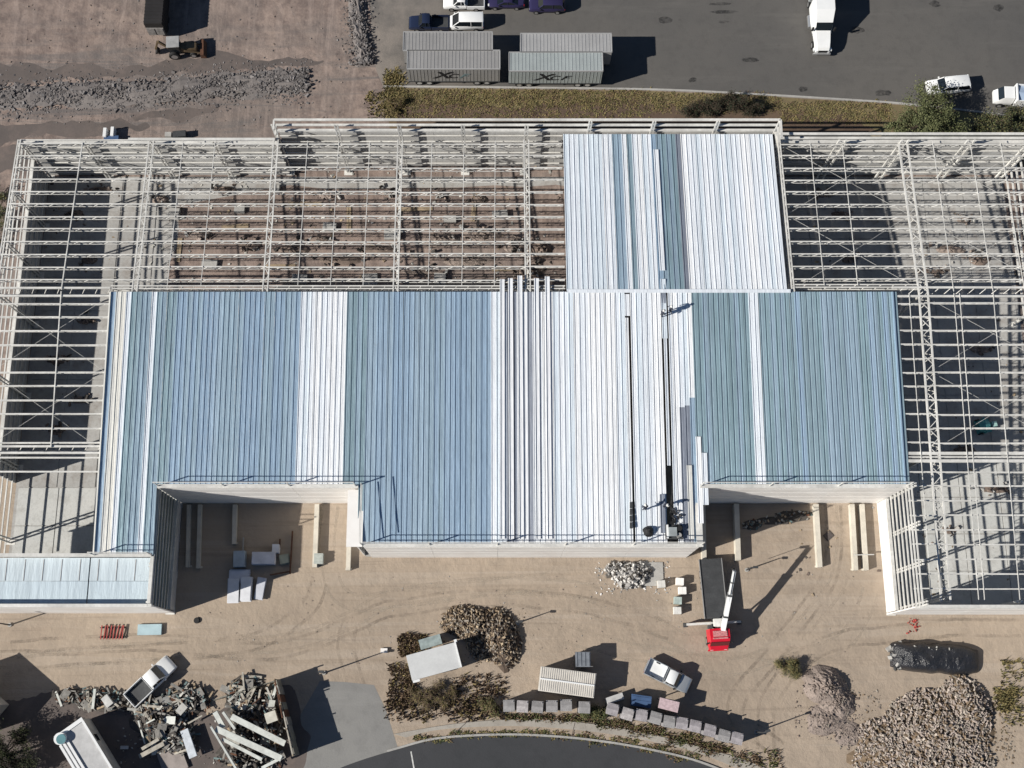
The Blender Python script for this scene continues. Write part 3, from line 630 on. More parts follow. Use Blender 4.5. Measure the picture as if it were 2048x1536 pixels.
# ---------------------------------------------------------------- vehicles
tyre_mb = MB(); tyre_mb.cyl((0, -.11, 0), .34, .22, 'y', 20)
tyre_me = tyre_mb.mesh('tyre', dark, smooth=40, bevel=.03); rim_me = MB().cyl((0, -.118, 0), .2, .236, 'y', 14).mesh('rim', chrome, smooth=40)
def wheel(parent, x, y, r=.34, w=1):
    o = link('wheel', tyre_me, parent); o.location = (x, y, r); o.scale = (r / .34, w, r / .34)
    link('rim', rim_me, o)
def ring(x, wb, wm, wt, zb, zm, zt):
    return [(x, -wb * .92, zb), (x, -wb, zb + .12), (x, -wm, zm), (x, -wt, zt), (x, wt, zt), (x, wm, zm), (x, wb, zb + .12), (x, wb * .92, zb)]
def vehicle(name, kind, u, v, face, paint, label, cat, group=None, L=4.7, w=.92, bedmat=None, roofm=None):
    """face: heading in degrees, 0 = east, 90 = north"""
    c = at(u, v, .7); o = empty(name, (c.x, c.y, .014), R(face), label, cat, group)
    K = L / 2
    spec = dict(sedan=dict(low=[(-K, .55, .78), (-K + .12, .5, .93), (-K + .8, .5, 1.0), (-.35 * K, .5, .98), (.35 * K, .5, .96), (K - .35, .5, .84), (K - .06, .52, .70), (K, .56, .62)], gh=(-K + .65, -.30 * K, .12 * K, .48 * K, 1.44), belt=.97),
                suv=dict(low=[(-K, .5, .95), (-K + .1, .45, 1.05), (-.3 * K, .45, 1.08), (.4 * K, .45, 1.06), (K - .35, .45, .98), (K - .06, .5, .82), (K, .55, .7)], gh=(-K + .06, -K + .45, .22 * K, .50 * K, 1.72), belt=1.05),
                pickup=dict(low=[(-.12 * K, .5, 1.1), (.05 * K, .5, 1.12), (.45 * K, .5, 1.1), (K - .35, .5, 1.02), (K - .06, .55, .85), (K, .6, .74)], gh=(-.10 * K, -.02 * K, .30 * K, .52 * K, 1.78), belt=1.1),
                van=dict(low=[(-K, .45, 1.0), (-K + .05, .4, 1.1), (.35 * K, .4, 1.1), (.72 * K, .4, 1.08), (K - .1, .45, .92), (K, .5, .72)], gh=(-K + .04, -K + .1, .38 * K, .78 * K, 1.95), belt=1.08))[kind]
    mb = MB(); rings = []
    for i, (x, zb, zt) in enumerate(spec['low']):
        t = min(1, max(.80, 1.06 - abs(x / K) ** 4 * .2)); ww = w * min(1, t)
        rings.append(ring(x, ww * .97, ww, ww * .90, .32 if 0 < i < len(spec['low']) - 1 else .45, (zb + zt) / 2 + .1, zt))
    mb.loft(rings); mb.build('body', paint, o, smooth=38)
    xr, xrt, xft, xf, zr = spec['gh']; bz = spec['belt'] - .03; mb = MB()
    mb.loft([ring(xr, w * .86, w * .86, w * .86, bz - .1, bz - .02, bz), ring(xrt, w * .87, w * .86, w * .72, bz - .1, bz + .05, zr - .05), ring(xft, w * .87, w * .86, w * .72, bz - .1, bz + .05, zr - .04), ring(xf, w * .86, w * .86, w * .82, bz - .1, bz - .02, bz)])
    mb.build('windows', glass, o, smooth=30)
    rf = MB(); rf.loft([[(x, -ww, z - .03), (x, -ww * .75, z + .03), (x, ww * .75, z + .03), (x, ww, z - .03)] for x, ww, z in ((xrt - .10, w * .72, zr - .06), (xrt + .1, w * .76, zr), ((xrt + xft) / 2, w * .77, zr + .02), (xft - .1, w * .76, zr), (xft + .05, w * .72, zr - .05))])
    rf.build('roof', roofm or paint, o, smooth=40)
    for s in (-1, 1):
        MB().bar((xft, s * w * .73, zr - .04), (xf - .05, s * w * .83, bz + .02), .09, .07).build('pillar', paint, o); MB().bar((xrt, s * w * .73, zr - .04), (xr + .08, s * w * .86, bz), .12, .07).build('pillar', paint, o)
        MB().bar(((xrt + xft) / 2, s * w * .745, zr - .02), ((xrt + xft) / 2 - .03, s * w * .87, bz), .09, .06).build('pillar', paint, o)
    if kind == 'pickup':
        bm_ = bedmat or paint; b = MB(); x0, x1 = -K, -.14 * K
        for s in (-1, 1): b.box(x0, x1, s * w - (.1 if s > 0 else 0), s * w + (.1 if s < 0 else 0), .45, 1.08)
        b.box(x0, x0 + .1, -w + .1, w - .1, .5, 1.06); b.box(x1 - .06, x1, -w + .1, w - .1, .5, 1.1)
        b.build('bed_sides', paint, o, bevel=.03); MB().box(x0 + .1, x1 - .06, -w + .1, w - .1, .5, .62).build('bed_floor', bm_ if bedmat else steel_dark, o)
    for s in (-1, 1):
        mb = MB(); mb.box(xf - .35, xf - .18, s * (w + .06) - .10, s * (w + .06) + .10, bz + .0, bz + .16); mb.build('mirror', dark if paint is not paint_white else paint, o, bevel=.03)
        mb = MB(); mb.box(K - .22, K - .03, s * w * .66 - .17, s * w * .66 + .17, .68, .82); mb.build('headlight', lamp_white, o, bevel=.03)
        mb = MB(); mb.box(-K - .01, -K + .07, s * w * .76 - .12, s * w * .76 + .12, .72, .92); mb.build('tail_light', lamp_red, o, bevel=.02)
        for x in (-.58 * K, .60 * K): wheel(o, x, s * (w - .10), .36 if kind in ('pickup', 'suv') else .33)
    mb = MB(); mb.box(K - .12, K + .05, -w * .78, w * .78, .36, .55); mb.build('bumper', dark if kind != 'sedan' else paint, o, bevel=.05)
    mb = MB(); mb.box(-K - .06, -K + .1, -w * .8, w * .8, .38, .56); mb.build('bumper', chrome if kind == 'pickup' else paint, o, bevel=.05)
    return o
vehicle('pickup_truck', 'pickup', 928, 4, 180, paint_white, 'white pickup cut by the top edge above the white van', 'pickup', None, 5.2, .95)
vehicle('parked_car', 'sedan', 1012, 2, 180, paint_indigo, 'dark violet car cut by the top edge of the lot', 'car', None, 4.6)
vehicle('parked_car', 'suv', 1094, 10, 180, paint_indigo, 'dark blue SUV, rightmost of the cars along the top edge', 'car', None, 4.5, .93)
vehicle('pickup_truck', 'pickup', 858, 46, 180, paint_navy, 'navy pickup parked beside the white van behind the trailers', 'pickup', None, 5.0, .93)
vehicle('white_van', 'van', 932, 45, 180, paint_white, 'short white van parked behind the grey trailers', 'van', None, 4.3, .95)
vehicle('parked_car', 'suv', 1896, 172, 186, paint_white, 'white SUV parked beside the green tree at the lot edge', 'car', None, 5.4, 1.0)
vehicle('pickup_truck', 'pickup', 302, 1362, 45, paint_white, 'white pickup with dark bed parked by the scrap heap', 'pickup', None, 5.9, 1.0, steel_dark)
vehicle('pickup_truck', 'pickup', 1336, 1352, -26, paint_silver, 'silver white pickup alone on the dirt below the crane truck', 'pickup', None, 5.0, .93, paint_white, paint_white)

# box trailers with their lettering
def text_mesh(body, size, m, parent, loc, rot, shear=.25, width=1.0):
    cu = bpy.data.curves.new('lettering', 'FONT'); cu.body = body; cu.size = size; cu.shear = shear; cu.extrude = .004; cu.offset = .015 * size
    t = bpy.data.objects.new('tmp', cu); COL.objects.link(t)
    dg = bpy.context.evaluated_depsgraph_get(); me = bpy.data.meshes.new_from_object(t.evaluated_get(dg)); bpy.data.objects.remove(t)
    me.materials.clear(); me.materials.append(m)
    o = link('lettering', me, parent); o.location = loc; o.rotation_euler = rot; o.scale = (width, 1, 1); return o
tr_a = mat('grey trailer skin', (.34, .335, .33), .45, .2, .12, .4, fine=.1); tr_b = mat('pale green grey trailer skin', (.40, .44, .44), .45, .2, .12, .4, fine=.1)
tr_c = mat('pale grey trailer skin', (.42, .42, .42), .45, .2, .12, .4, fine=.1)
ink = mat('black lettering', (.015, .015, .018), .6, 0, .1); ink2 = mat('grey teal lettering', (.16, .23, .24), .6, 0, .2)
def trailer(u0, u1, vtop, skin, label, logo, ribs=True):
    a, b = at(u0, vtop, 4.05), at(u1, vtop, 4.05); L = b.x - a.x; o = empty('box_trailer', ((a.x + b.x) / 2, a.y, .014), 0, label, 'trailer', 'grey box trailers at the lot edge')
    K = L / 2; Wd = 2.55
    mb = MB(); mb.box(-K, K, 0, Wd, 1.15, 4.0)
    mb.build('box', skin, o, bevel=.03)
    mb = MB()
    for i in range(26):
        x = -K + .25 + (L - .5) * i / 25; mb.box(x - .03, x + .03, .1, Wd - .1, 4.0, 4.03)
        if ribs: mb.box(x - .025, x + .025, -.025, 0, 1.25, 3.9)
    mb.build('ribs', skin, o)
    mb = MB(); mb.box(-K - .02, K + .02, -.05, .07, 3.88, 4.07).box(-K - .02, K + .02, Wd - .07, Wd + .05, 3.88, 4.07).box(-K - .04, -K + .06, .05, Wd - .05, 3.9, 4.07).box(K - .06, K + .04, .05, Wd - .05, 3.9, 4.07)
    mb.build('top_rail', tr_c, o); MB().box(-K, K, -.04, .04, 1.05, 1.2).build('bottom_rail', steel_dark, o); MB().box(-K + .3, K - .3, .7, Wd - .7, .8, 1.13).build('chassis', dark, o)
    for x in (-K + 1.3, -K + 2.5, K - 1.6, K - 2.8):
        for y in (.25, Wd - .25): wheel(o, x, y, .5, 1.2)
    MB().box(K - 4.6, K - 4.4, .4, .6, .0, 1.1).box(K - 4.6, K - 4.4, Wd - .6, Wd - .4, .0, 1.1).build('landing_leg', steel_dark, o)
    if logo:
        x0 = -K + L * .27
        text_mesh('X', 2.1, ink, o, (x0, -.036, 1.95), (R(90), 0, 0), .3, 1.35)
        text_mesh('C', 1.35, ink, o, (x0 + 1.75, -.036, 2.0), (R(90), 0, 0), .3, 1.25)
        text_mesh('F', 1.35, ink2 if logo == 1 else ink, o, (x0 + 3.1, -.036, 2.0), (R(90), 0, 0), .5, 1.4)
        sb = MB(); sb.add([(x0 + 1.6, -.04, 3.2), (x0 + 2.9, -.04, 3.12), (x0 + 1.9, -.04, 3.02)], [(0, 1, 2)]).build('logo_stroke', ink, o)
    return o
trailer(806, 985, 101, tr_a, 'grey box trailer at upper left behind the lettered trailer', 0, False)
trailer(814, 1000, 138, tr_a, 'grey ribbed trailer lettered on its side, left of the front pair', 1)
trailer(1041, 1224, 104, tr_c, 'pale grey box trailer at the right, nearest the parked cars', 0, False)
trailer(1018, 1206, 142, tr_b, 'pale greenish trailer lettered on its side, right of the front pair', 2)

# tractor unit with its trailer, facing south
def semi():
    c = at(1645, 104, 1.0); o = empty('semi_truck', (c.x, c.y, .014), R(-90), 'white semi truck driving out of the top edge of the lot', 'truck')
    # local x forward, front bumper at x=0
    mb = MB(); mb.loft([ring(-2.3, 1.0, 1.05, .9, .7, 1.3, 1.95), ring(-1.0, .95, 1.0, .82, .7, 1.3, 1.8), ring(-.25, .92, .95, .75, .7, 1.2, 1.6), ring(0, .85, .9, .7, .7, 1.0, 1.3)]).build('hood', paint_white, o, smooth=35)
    mb = MB(); mb.loft([ring(-6.2, 1.2, 1.22, 1.15, .8, 2.0, 3.9), ring(-4.2, 1.2, 1.22, 1.12, .8, 2.0, 3.85), ring(-3.0, 1.15, 1.2, 1.0, .8, 1.9, 2.9), ring(-2.3, 1.05, 1.12, .9, .8, 1.5, 1.95)]).build('cab', paint_white, o, smooth=35)
    mb = MB(); mb.loft([[(-2.95, -1.0, 2.86), (-2.95, 1.0, 2.86), (-2.38, .94, 2.08), (-2.38, -.94, 2.08)], [(-2.9, -1.0, 2.92), (-2.9, 1.0, 2.92), (-2.3, .94, 2.12), (-2.3, -.94, 2.12)]]).build('windscreen', glass, o)
    MB().box(-.06, .03, -.55, .55, .85, 1.3).build('grille', dark, o); MB().box(-.1, .16, -1.1, 1.1, .4, .75).build('bumper', chrome, o, bevel=.05)
    for s in (-1, 1):
        MB().box(-.5, -.1, s * .95 - .2, s * .95 + .2, .85, 1.2).build('headlight', lamp_white, o, bevel=.05)
        MB().box(-2.5, -2.3, s * 1.35 - .12, s * 1.35 + .12, 1.9, 2.6).build('mirror', dark, o, bevel=.03)
        MB().cyl((-5.2, s * 1.15, .65), .33, 1.6, 'x', 14).build('fuel_tank', chrome, o, smooth=40)
        wheel(o, -1.2, s * 1.0, .52, 1.3); wheel(o, -7.0, s * .95, .52, 2); wheel(o, -8.3, s * .95, .52, 2)
    MB().box(-9, -1, -.45, .45, .55, .85).build('chassis', steel_dark, o)
    MB().box(-20, -6.9, -1.28, 1.28, 1.15, 4.05).build('trailer_box', mat('silver trailer', (.45, .47, .48), .4, .2, .1), o, bevel=.03)
    for x in (-17.5, -18.7):
        for s in (-1, 1): wheel(o, x, s * 1.0, .52, 2)
semi()
def box_truck():
    c = at(1988, 192, 1.0); o = empty('box_truck', (c.x, c.y, .014), R(176), 'white truck with pale blue load bed at the right edge of the lot', 'truck')
    MB().loft([ring(-2.1, .9, .95, .8, .5, 1.2, 2.1), ring(-.9, .9, .95, .78, .5, 1.2, 2.05), ring(-.35, .9, .94, .8, .5, 1.0, 1.35), ring(0, .8, .85, .7, .5, .9, 1.15)]).build('cab', paint_white, o, smooth=35)
    MB().loft([[(-.88, -.76, 2.0), (-.88, .76, 2.0), (-.40, .78, 1.42), (-.40, -.78, 1.42)], [(-.8, -.76, 2.06), (-.8, .76, 2.06), (-.33, .78, 1.45), (-.33, -.78, 1.45)]]).build('windscreen', glass, o)
    MB().box(-6.5, -2.3, -1.1, 1.1, .9, 1.05).box(-2.4, -2.25, -1.15, 1.15, .9, 2.3).box(-6.5, -2.4, -1.15, -1.05, .9, 2.2).box(-6.5, -2.4, 1.05, 1.15, .9, 2.2).build('load_bed', paint_white, o)
    MB().loft([[(-6.5, -1.04, 1.9), (-6.5, 0, 2.15), (-6.5, 1.04, 1.9)], [(-2.42, -1.04, 1.9), (-2.42, 0, 2.2), (-2.42, 1.04, 1.9)]]).build('cover', mat('pale blue cover', (.33, .42, .55), .6, 0, .1), o)
    MB().box(-6.4, -.5, -.4, .4, .5, .88).build('chassis', steel_dark, o)
    for x in (-.8, -5.0):
        for s in (-1, 1): wheel(o, x, s * .9, .42, 1.2)
    for s in (-1, 1): MB().box(-.1, .03, s * .6 - .15, s * .6 + .15, .75, .95).build('headlight', lamp_white, o, bevel=.03)
box_truck()
# crane truck: red cab to the south, flat bed north, white boom raised over it
def crane():
    c = at(1436, 1300, .5); o = empty('crane_truck', (c.x, c.y, .006), R(-90 + 3), 'red cabbed flatbed truck with raised white crane boom', 'crane truck')
    MB().loft([ring(-2.15, 1.12, 1.15, 1.05, .6, 1.5, 2.55), ring(-1.2, 1.12, 1.15, 1.05, .6, 1.5, 2.6), ring(-.75, 1.1, 1.13, 1.0, .6, 1.4, 2.35), ring(-.45, 1.1, 1.12, 1.02, .6, 1.2, 1.55), ring(0, .98, 1.02, .85, .6, 1.0, 1.3)]).build('cab', paint_red, o, smooth=32)
    MB().loft([[(-.80, -.98, 2.36), (-.80, .98, 2.36), (-.44, .98, 1.60), (-.44, -.98, 1.60)], [(-.72, -.98, 2.40), (-.72, .98, 2.40), (-.38, .98, 1.64), (-.38, -.98, 1.64)]]).build('windscreen', mat('red tinted glass', (.12, .006, .012), .1, 0, .1), o)
    MB().box(-1.9, -1.3, -.75, .75, 2.6, 2.68).box(-1.2, -1.05, -.8, .8, 2.58, 2.72).build('roof_lettering_board', mat('pale red print', (.62, .25, .25), .5, 0, .4, 6.), o)
    MB().box(-.1, .1, -1.1, 1.1, .45, .7).build('bumper', paint_red, o, bevel=.04)
    MB().box(-9.6, -2.3, -.45, .45, .6, .95).build('chassis', dark, o)
    MB().box(-9.7, -3.3, -1.22, 1.22, 1.15, 1.3).build('bed', steel_dark, o); mb = MB()
    for i in range(9): mb.box(-9.6 + i * .7, -9.54 + i * .7, -1.2, 1.2, 1.3, 1.325)
    mb.build('bed_ribs', steel_dark, o)
    mb = MB(); mb.box(-9.7, -3.3, 1.2, 1.26, 1.15, 1.42).box(-9.7, -3.3, -1.26, -1.2, 1.15, 1.42).build('bed_rail', mat('grey rail', (.25, .25, .25), .6), o)
    MB().cyl((-2.75, .1, .9), .5, 1.2, 'z', 16).box(-3.2, -2.4, -.5, .6, 1.9, 2.5).build('crane_turret', white_steel, o, bevel=.04)
    # boom: telescoping box, pivots at the turret and reaches north over the bed
    p = Vector((-2.0, .35, 2.6)); q = Vector((-7.7, 1.35, 6.8)); m1 = p.lerp(q, .62)
    MB().bar(p, m1, .46, .5).build('boom', paint_white, o); MB().bar(p.lerp(q, .55), q, .3, .34).build('boom_extension', paint_white, o)
    MB().bar(q + Vector((-.1, 0, -.1)), q + Vector((-.3, .02, -.7)), .25).build('boom_head', dark, o)
    MB().bar(p.lerp(q, .22), p.lerp(q, .25), .54, .58).build('boom_collar', steel_dark, o); MB().bar(p.lerp(q, .58), p.lerp(q, .615), .52, .56).build('boom_collar', steel_dark, o); MB().bar(p.lerp(q, .80), p.lerp(q, .82), .36, .4).build('boom_collar', steel_dark, o)
    MB().tube(p + Vector((-.2, .1, .4)), q + Vector((0, 0, .3)), .035, .035).build('hoist_cable', dark, o); MB().tube(q + Vector((-.3, .02, -.7)), q + Vector((-.3, .02, -3.2)), .03, .03).build('hook_cable', dark, o); MB().box(-2.6, -2.25, -1.0, -.55, 1.0, 1.7).build('control_box', steel_dark, o)
    MB().tube((-2.6, .25, 2.0), p.lerp(q, .38) + Vector((0, 0, -.3)), .11, .08).build('hydraulic_ram', chrome, o)
    for s, ln in ((-1, 3.2), (1, 2.7)):
        MB().box(-2.95, -2.7, min(s * .4, s * ln), max(s * .4, s * ln), .85, 1.08).build('outrigger_beam', white_steel, o)
        MB().box(-2.93, -2.72, s * ln - .1, s * ln + .1, .05, .95).box(-3.05, -2.6, s * ln - .22, s * ln + .22, 0, .06).build('outrigger_foot', steel_dark, o)
        for x in (-1.0, -6.9, -8.1): wheel(o, x, s * 1.0, .48, 1.4)
        MB().box(-.06, .03, s * .75 - .18, s * .75 + .18, .85, 1.05).build('headlight', lamp_white, o, bevel=.03)
        MB().box(-.75, -.6, s * 1.28 - .1, s * 1.28 + .1, 1.6, 2.2).build('mirror', dark, o, bevel=.02)
crane()
# backhoe loader and dark trailer on the dirt in the north west
def backhoe():
    c = at(368, 100, .5); o = empty('backhoe_loader', (c.x, c.y, 0), R(4), 'dark backhoe loader standing on the dirt below the black container', 'digger')
    ybm = mat('dusty machine paint', (.17, .12, .07), .6, 0, .4, 1.5)
    MB().loft([ring(-.2, .55, .55, .45, .7, 1.1, 1.5), ring(1.6, .5, .5, .4, .7, 1.1, 1.4), ring(1.75, .45, .45, .35, .8, 1.0, 1.3)]).build('hood', ybm, o, smooth=35)
    MB().box(-1.6, 1.7, -.4, .4, .5, .8).build('chassis', dark, o)
    MB().box(-1.6, -.2, -.7, .7, 1.0, 2.4).build('cab_glass', glass, o, bevel=.06); MB().box(-1.7, -.1, -.78, .78, 2.4, 2.52).build('cab_roof', mat('grey roof panel', (.35, .35, .35), .5), o, bevel=.04)
    for s in (-1, 1):
        wheel(o, -1.1, s * .85, .68, 1.7); wheel(o, 1.2, s * .75, .45, 1.4)
        MB().bar((.2, s * .62, 1.3), (2.2, s * .62, .5), .14, .2).build('loader_arm', ybm, o)
    MB().loft([[(2.1, -1.1, .15), (2.1, -1.1, .9), (2.5, -1.1, .9), (2.75, -1.1, .15)], [(2.1, 1.1, .15), (2.1, 1.1, .9), (2.5, 1.1, .9), (2.75, 1.1, .15)]]).build('front_bucket', rust, o)
    MB().bar((-1.6, 0, 1.0), (-2.7, .1, 2.6), .22, .3).build('boom', ybm, o); MB().bar((-2.7, .1, 2.6), (-3.4, .15, .9), .18, .24).build('dipper_arm', ybm, o)
    MB().loft([[(-3.6, -.2, .25), (-3.2, -.2, .95), (-3.0, -.2, .4)], [(-3.6, .5, .25), (-3.2, .5, .95), (-3.0, .5, .4)]]).build('digging_bucket', dark, o)
backhoe()
def black_container():
    c = at(305, 47, 3.3); o = empty('black_container', (c.x, c.y, 0), 0, 'black box body cut by the top edge, with long shadow on the dirt', 'container')
    bk = mat('black container skin', (.022, .02, .02), .6, 0, .3, .7)
    MB().box(-1.12, 1.12, 0, 12, .9, 3.3).build('box', bk, o, bevel=.03); mb = MB()
    for i in range(24): mb.box(-1.14, 1.14, .2 + i * .49, .3 + i * .49, 1.0, 3.33)
    mb.build('ribs', bk, o); MB().box(-1.05, 1.05, -.12, -.02, .95, 2.4).box(-.95, -.1, -.17, -.12, 1.0, 2.3).box(.1, .95, -.17, -.12, 1.0, 2.3).build('end_door', mat('dusty grey door', (.26, .245, .235), .7, 0, .4, 3.), o)
    MB().box(-.9, .9, .3, 11.5, .6, .88).build('chassis', dark, o)
    for y in (1.2, 2.4, 9.5, 10.7):
        for s in (-1, 1):
            w_ = link('wheel', tyre_me, o); w_.location = (s * .9, y, .48); w_.rotation_euler = (0, 0, R(90)); w_.scale = (1.4, 1.2, 1.4)
black_container()

# ---------------------------------------------------------------- cabins, sheds, containers
def cabin(name, corners, h, roofmat_, wallmat, label, cat, ribs=0, over=.08, group=None, dims=None):
    if dims: L, Wd, ang = dims; c = at(*corners, h)
    else:
        P4 = [at(u, v, h) for u, v in corners]; c = sum(P4, Vector()) / 4; d = (P4[1] - P4[0]); ang = math.atan2(d.y, d.x)
        L = d.length; Wd = (P4[3] - P4[0]).length
    o = empty(name, (c.x, c.y, 0), ang, label, cat, group)
    MB().box(-L / 2 + over, L / 2 - over, -Wd / 2 + over, Wd / 2 - over, .12, h - .12).build('walls', wallmat, o)
    MB().box(-L / 2, L / 2, -Wd / 2, Wd / 2, h - .12, h).build('roof', roofmat_, o, bevel=.02)
    if ribs:
        mb = MB()
        for i in range(ribs): x = -L / 2 + .15 + (L - .3) * i / (ribs - 1); mb.box(x - .05, x + .05, -Wd / 2 + .08, Wd / 2 - .08, h, h + .045)
        mb.build('roof_ribs', roofmat_, o)
    MB().box(L * .1, L * .1 + .9, -Wd / 2 + over - .04, -Wd / 2 + over, .15, min(2.1, h - .3)).build('door', mat('grey door', (.3, .3, .3), .6), o)
    for i in (-1, 1): MB().box(i * L * .3 - .4, i * L * .3 + .4, Wd / 2 - over, Wd / 2 - over + .03, h * .42, h * .75).build('window', glass, o)
    for sx in (-1, 1):
        for sy in (-1, 1): MB().box(sx * (L / 2 - .3) - .12, sx * (L / 2 - .3) + .12, sy * (Wd / 2 - .3) - .12, sy * (Wd / 2 - .3) + .12, 0, .12).build('foot', concrete, o)
    return o, L, Wd
shed_roof = mat('pale grey membrane roof', (.56, .57, .57), .6, 0, .10, .8, fine=.12); shed_wall = mat('dusty shed wall', (.5, .47, .42), .8, 0, .3, 1.)
sh, L, Wd = cabin('site_shed', [(824, 1363), (922, 1336), (908, 1281), (814, 1312)], 2.7, shed_roof, shed_wall, 'shed with a flat pale grey roof beside the firewood heap', 'shed')
MB().box(L / 2 - .05, L / 2 + .25, Wd / 2 - .05, Wd / 2 + .28, 2.62, 2.68).build('roof_flashing', paint_white, sh); MB().box(-L / 2 + .05, -L / 2 + .8, -Wd / 2 - .25, -Wd / 2 + .02, 2.62, 2.68).build('roof_flashing', paint_white, sh); MB().box(L / 2 - .02, L / 2 + .1, -Wd / 2, Wd / 2, 2.71, 2.80).build('roof_flashing', paint_white, sh)
cn, L, Wd = cabin('storage_container', [(1076, 1381), (1188, 1396), (1193, 1348), (1081, 1332)], 2.6, mat('cream container steel', (.62, .59, .54), .5, 0, .15, .8), mat('cream container side', (.5, .47, .43), .5, 0, .2), 'cream corrugated shipping container above the row of grey cabins', 'container', 26)
MB().box(-L / 2 + .1, L / 2 - .1, -.08, .08, 2.66, 2.72).build('roof_batten', paint_white, cn)
cabin('tool_cabin', [(842, 1300), (885, 1287), (878, 1268), (838, 1280)], 1.6, mat('teal grey lid', (.30, .36, .36), .5, 0, .3, 2.), shed_wall, 'small teal grey cabin tucked behind the pale roofed shed', 'cabin')
cabin('guard_booth', [(1152, 1334), (1182, 1334), (1180, 1303), (1150, 1304)], 2.1, mat('blue grey booth roof', (.20, .22, .25), .5, 0, .35, 1.5), mat('dark booth wall', (.10, .10, .12), .6), 'dark square booth behind the cream container', 'booth', 4)
# white diagonal container with a round teal tank at its corner
wt, L, Wd = cabin('white_container', (196, 1553), 2.9, mat('light grey container roof', (.50, .50, .50), .6, 0, .2, 1., fine=.15), shed_wall, 'long white container lying diagonally at the bottom left corner', 'container', dims=(12.0, 3.3, R(-54)))
mb = MB()
for y in (-1.55, -1.15, -.75): mb.box(-L / 2 + 1.1, L / 2, y - .13, y + .13, 2.9, 3.06)
mb.build('roof_ribs', paint_white, wt)
MB().box(-L / 2 - .05, -L / 2 + .35, -Wd / 2, Wd / 2, 2.92, 3.0).box(-L / 2 + .36, L / 2, Wd / 2 - .2, Wd / 2 + .02, 2.92, 3.02).build('roof_edge', paint_white, wt)
MB().cyl((-L / 2 + .55, -1.15, 2.9), .62, .5, 'z', 20).build('tank_rim', paint_white, wt, smooth=40); MB().cyl((-L / 2 + .68, -1.05, 3.405), .50, .05, 'z', 20).build('tank_lid', mat('teal lid', (.10, .24, .27), .5), wt, smooth=40)
ct, _, _ = cabin('storage_container', (-75, 1405), 3.5, shed_roof, shed_wall, 'unseen container added past the left edge to cast a shadow on the yard', 'container', dims=(6.0, 4.2, R(-38)))  # unseen stand-in, added out of view only to cast the shadow on the yard

# row of tall grey cabins (portable toilets) in two runs
toil_w = mat('grey plastic cabin', (.33, .32, .33), .6, 0, .2, 1.5); toil_r = mat('pale cabin roof', (.33, .32, .32), .6, 0, .3, 2., fine=.3); toil_r2 = mat('lilac cabin roof', (.38, .355, .37), .6, 0, .35, 2., fine=.3)
toil_r3 = mat('bleached cabin roof', (.50, .47, .47), .6, 0, .35, 2.5, fine=.35)
ordn = ['first', 'second', 'third', 'fourth', 'fifth', 'sixth', 'seventh', 'eighth', 'ninth', 'tenth']
def toilet(u, v, rot, rm, label):
    p = at(u, v, 2.2); rm = random.choice((rm, rm, toil_r3, toil_r)); o = empty('portable_toilet', (p.x + random.uniform(-.05, .05), p.y + random.uniform(-.1, .1), 0), rot + random.uniform(-.06, .06), label, 'cabin', 'tall grey cabins along the pavement')
    MB().box(-.54, .54, -.54, .54, .08, 2.1).build('walls', toil_w, o, bevel=.03)
    mb = MB(); mb.loft([[(-.60, -.6, 2.1), (-.6, .6, 2.1), (-.6, .6, 2.16), (-.6, 0, 2.28), (-.6, -.6, 2.16)], [(.6, -.6, 2.1), (.6, .6, 2.1), (.6, .6, 2.16), (.6, 0, 2.28), (.6, -.6, 2.16)]]); mb.build('roof', rm, o)
    mb = MB()
    for i in range(5): x = -.46 + i * .23; mb.box(x - .02, x + .02, -.5, .5, 2.12, 2.205)
    mb.build('roof_rib', rm, o)
    d = MB().box(-.36, .36, -.58, -.54, .15, 1.95).build('door', toil_r, o); MB().box(.24, .3, -.62, -.58, 1.0, 1.15).build('handle', dark, d)
    MB().box(-.6, .6, -.6, .6, 0, .08).build('skid', dark, o); MB().cyl((.42, .42, 2.1), .06, .5, 'z', 8).build('vent_pipe', toil_w, o)
for i, (u, v) in enumerate([(1017, 1410), (1044, 1411), (1074, 1413), (1103, 1411), (1132, 1412), (1168, 1414)]): toilet(u, v, R(-2), toil_r, ordn[i] + ' tall grey cabin from the left in the straight row below the cream container')
for i, (u, v) in enumerate([(1226, 1420), (1256, 1428), (1284, 1430), (1311, 1437), (1338, 1443), (1364, 1447), (1391, 1454), (1420, 1462), (1448, 1470), (1475, 1478)]): toilet(u, v, R(-13), toil_r2, ordn[i] + ' tall grey cabin from the left in the curved row beside the pavement')

# flat sheets and boards lying about the cabins
def board(name, c, L, Wd, ang, z, t, m, label, cat, ribs=0, group=None, tilt=0, cut=0):
    p = at(*c, z); o = empty(name, (p.x, p.y, z), R(ang), label, cat, group); o.rotation_euler = (R(tilt), 0, R(ang))
    b = MB().box(-L / 2, L / 2, -Wd / 2, Wd / 2, -t, 0).build('panel', m, o, bevel=min(.02, t / 4))
    if ribs:
        mb = MB()
        for i in range(ribs): y = -Wd / 2 + Wd * (i + .5) / ribs; mb.box(-L / 2, L / 2, y - .03, y + .03, 0, .04)
        mb.build('rib', m, o)
    return o
board('crate', (1230, 1397), 1.9, .7, 18, 1.0, .9, mat('white board', (.5, .5, .5), .6), 'whitish crate behind the first cabin of the curved row', 'crate')
board('tarp_stack', (1283, 1402), 2.1, 1.2, -8, 1.2, 1.1, blue_tarp, 'dark blue tarp covered stack behind the curved row of cabins', 'tarp', 3)
board('kiosk', (1338, 1410), 2.1, 1.1, -14, 2.3, .15, mat('pink white printed board', (.55, .42, .44), .6, 0, .3, 4.), 'pinkish white flat roofed kiosk behind the curved row of cabins', 'kiosk')
p = at(1338, 1410, 0); kb = bpy.data.objects.get('kiosk')
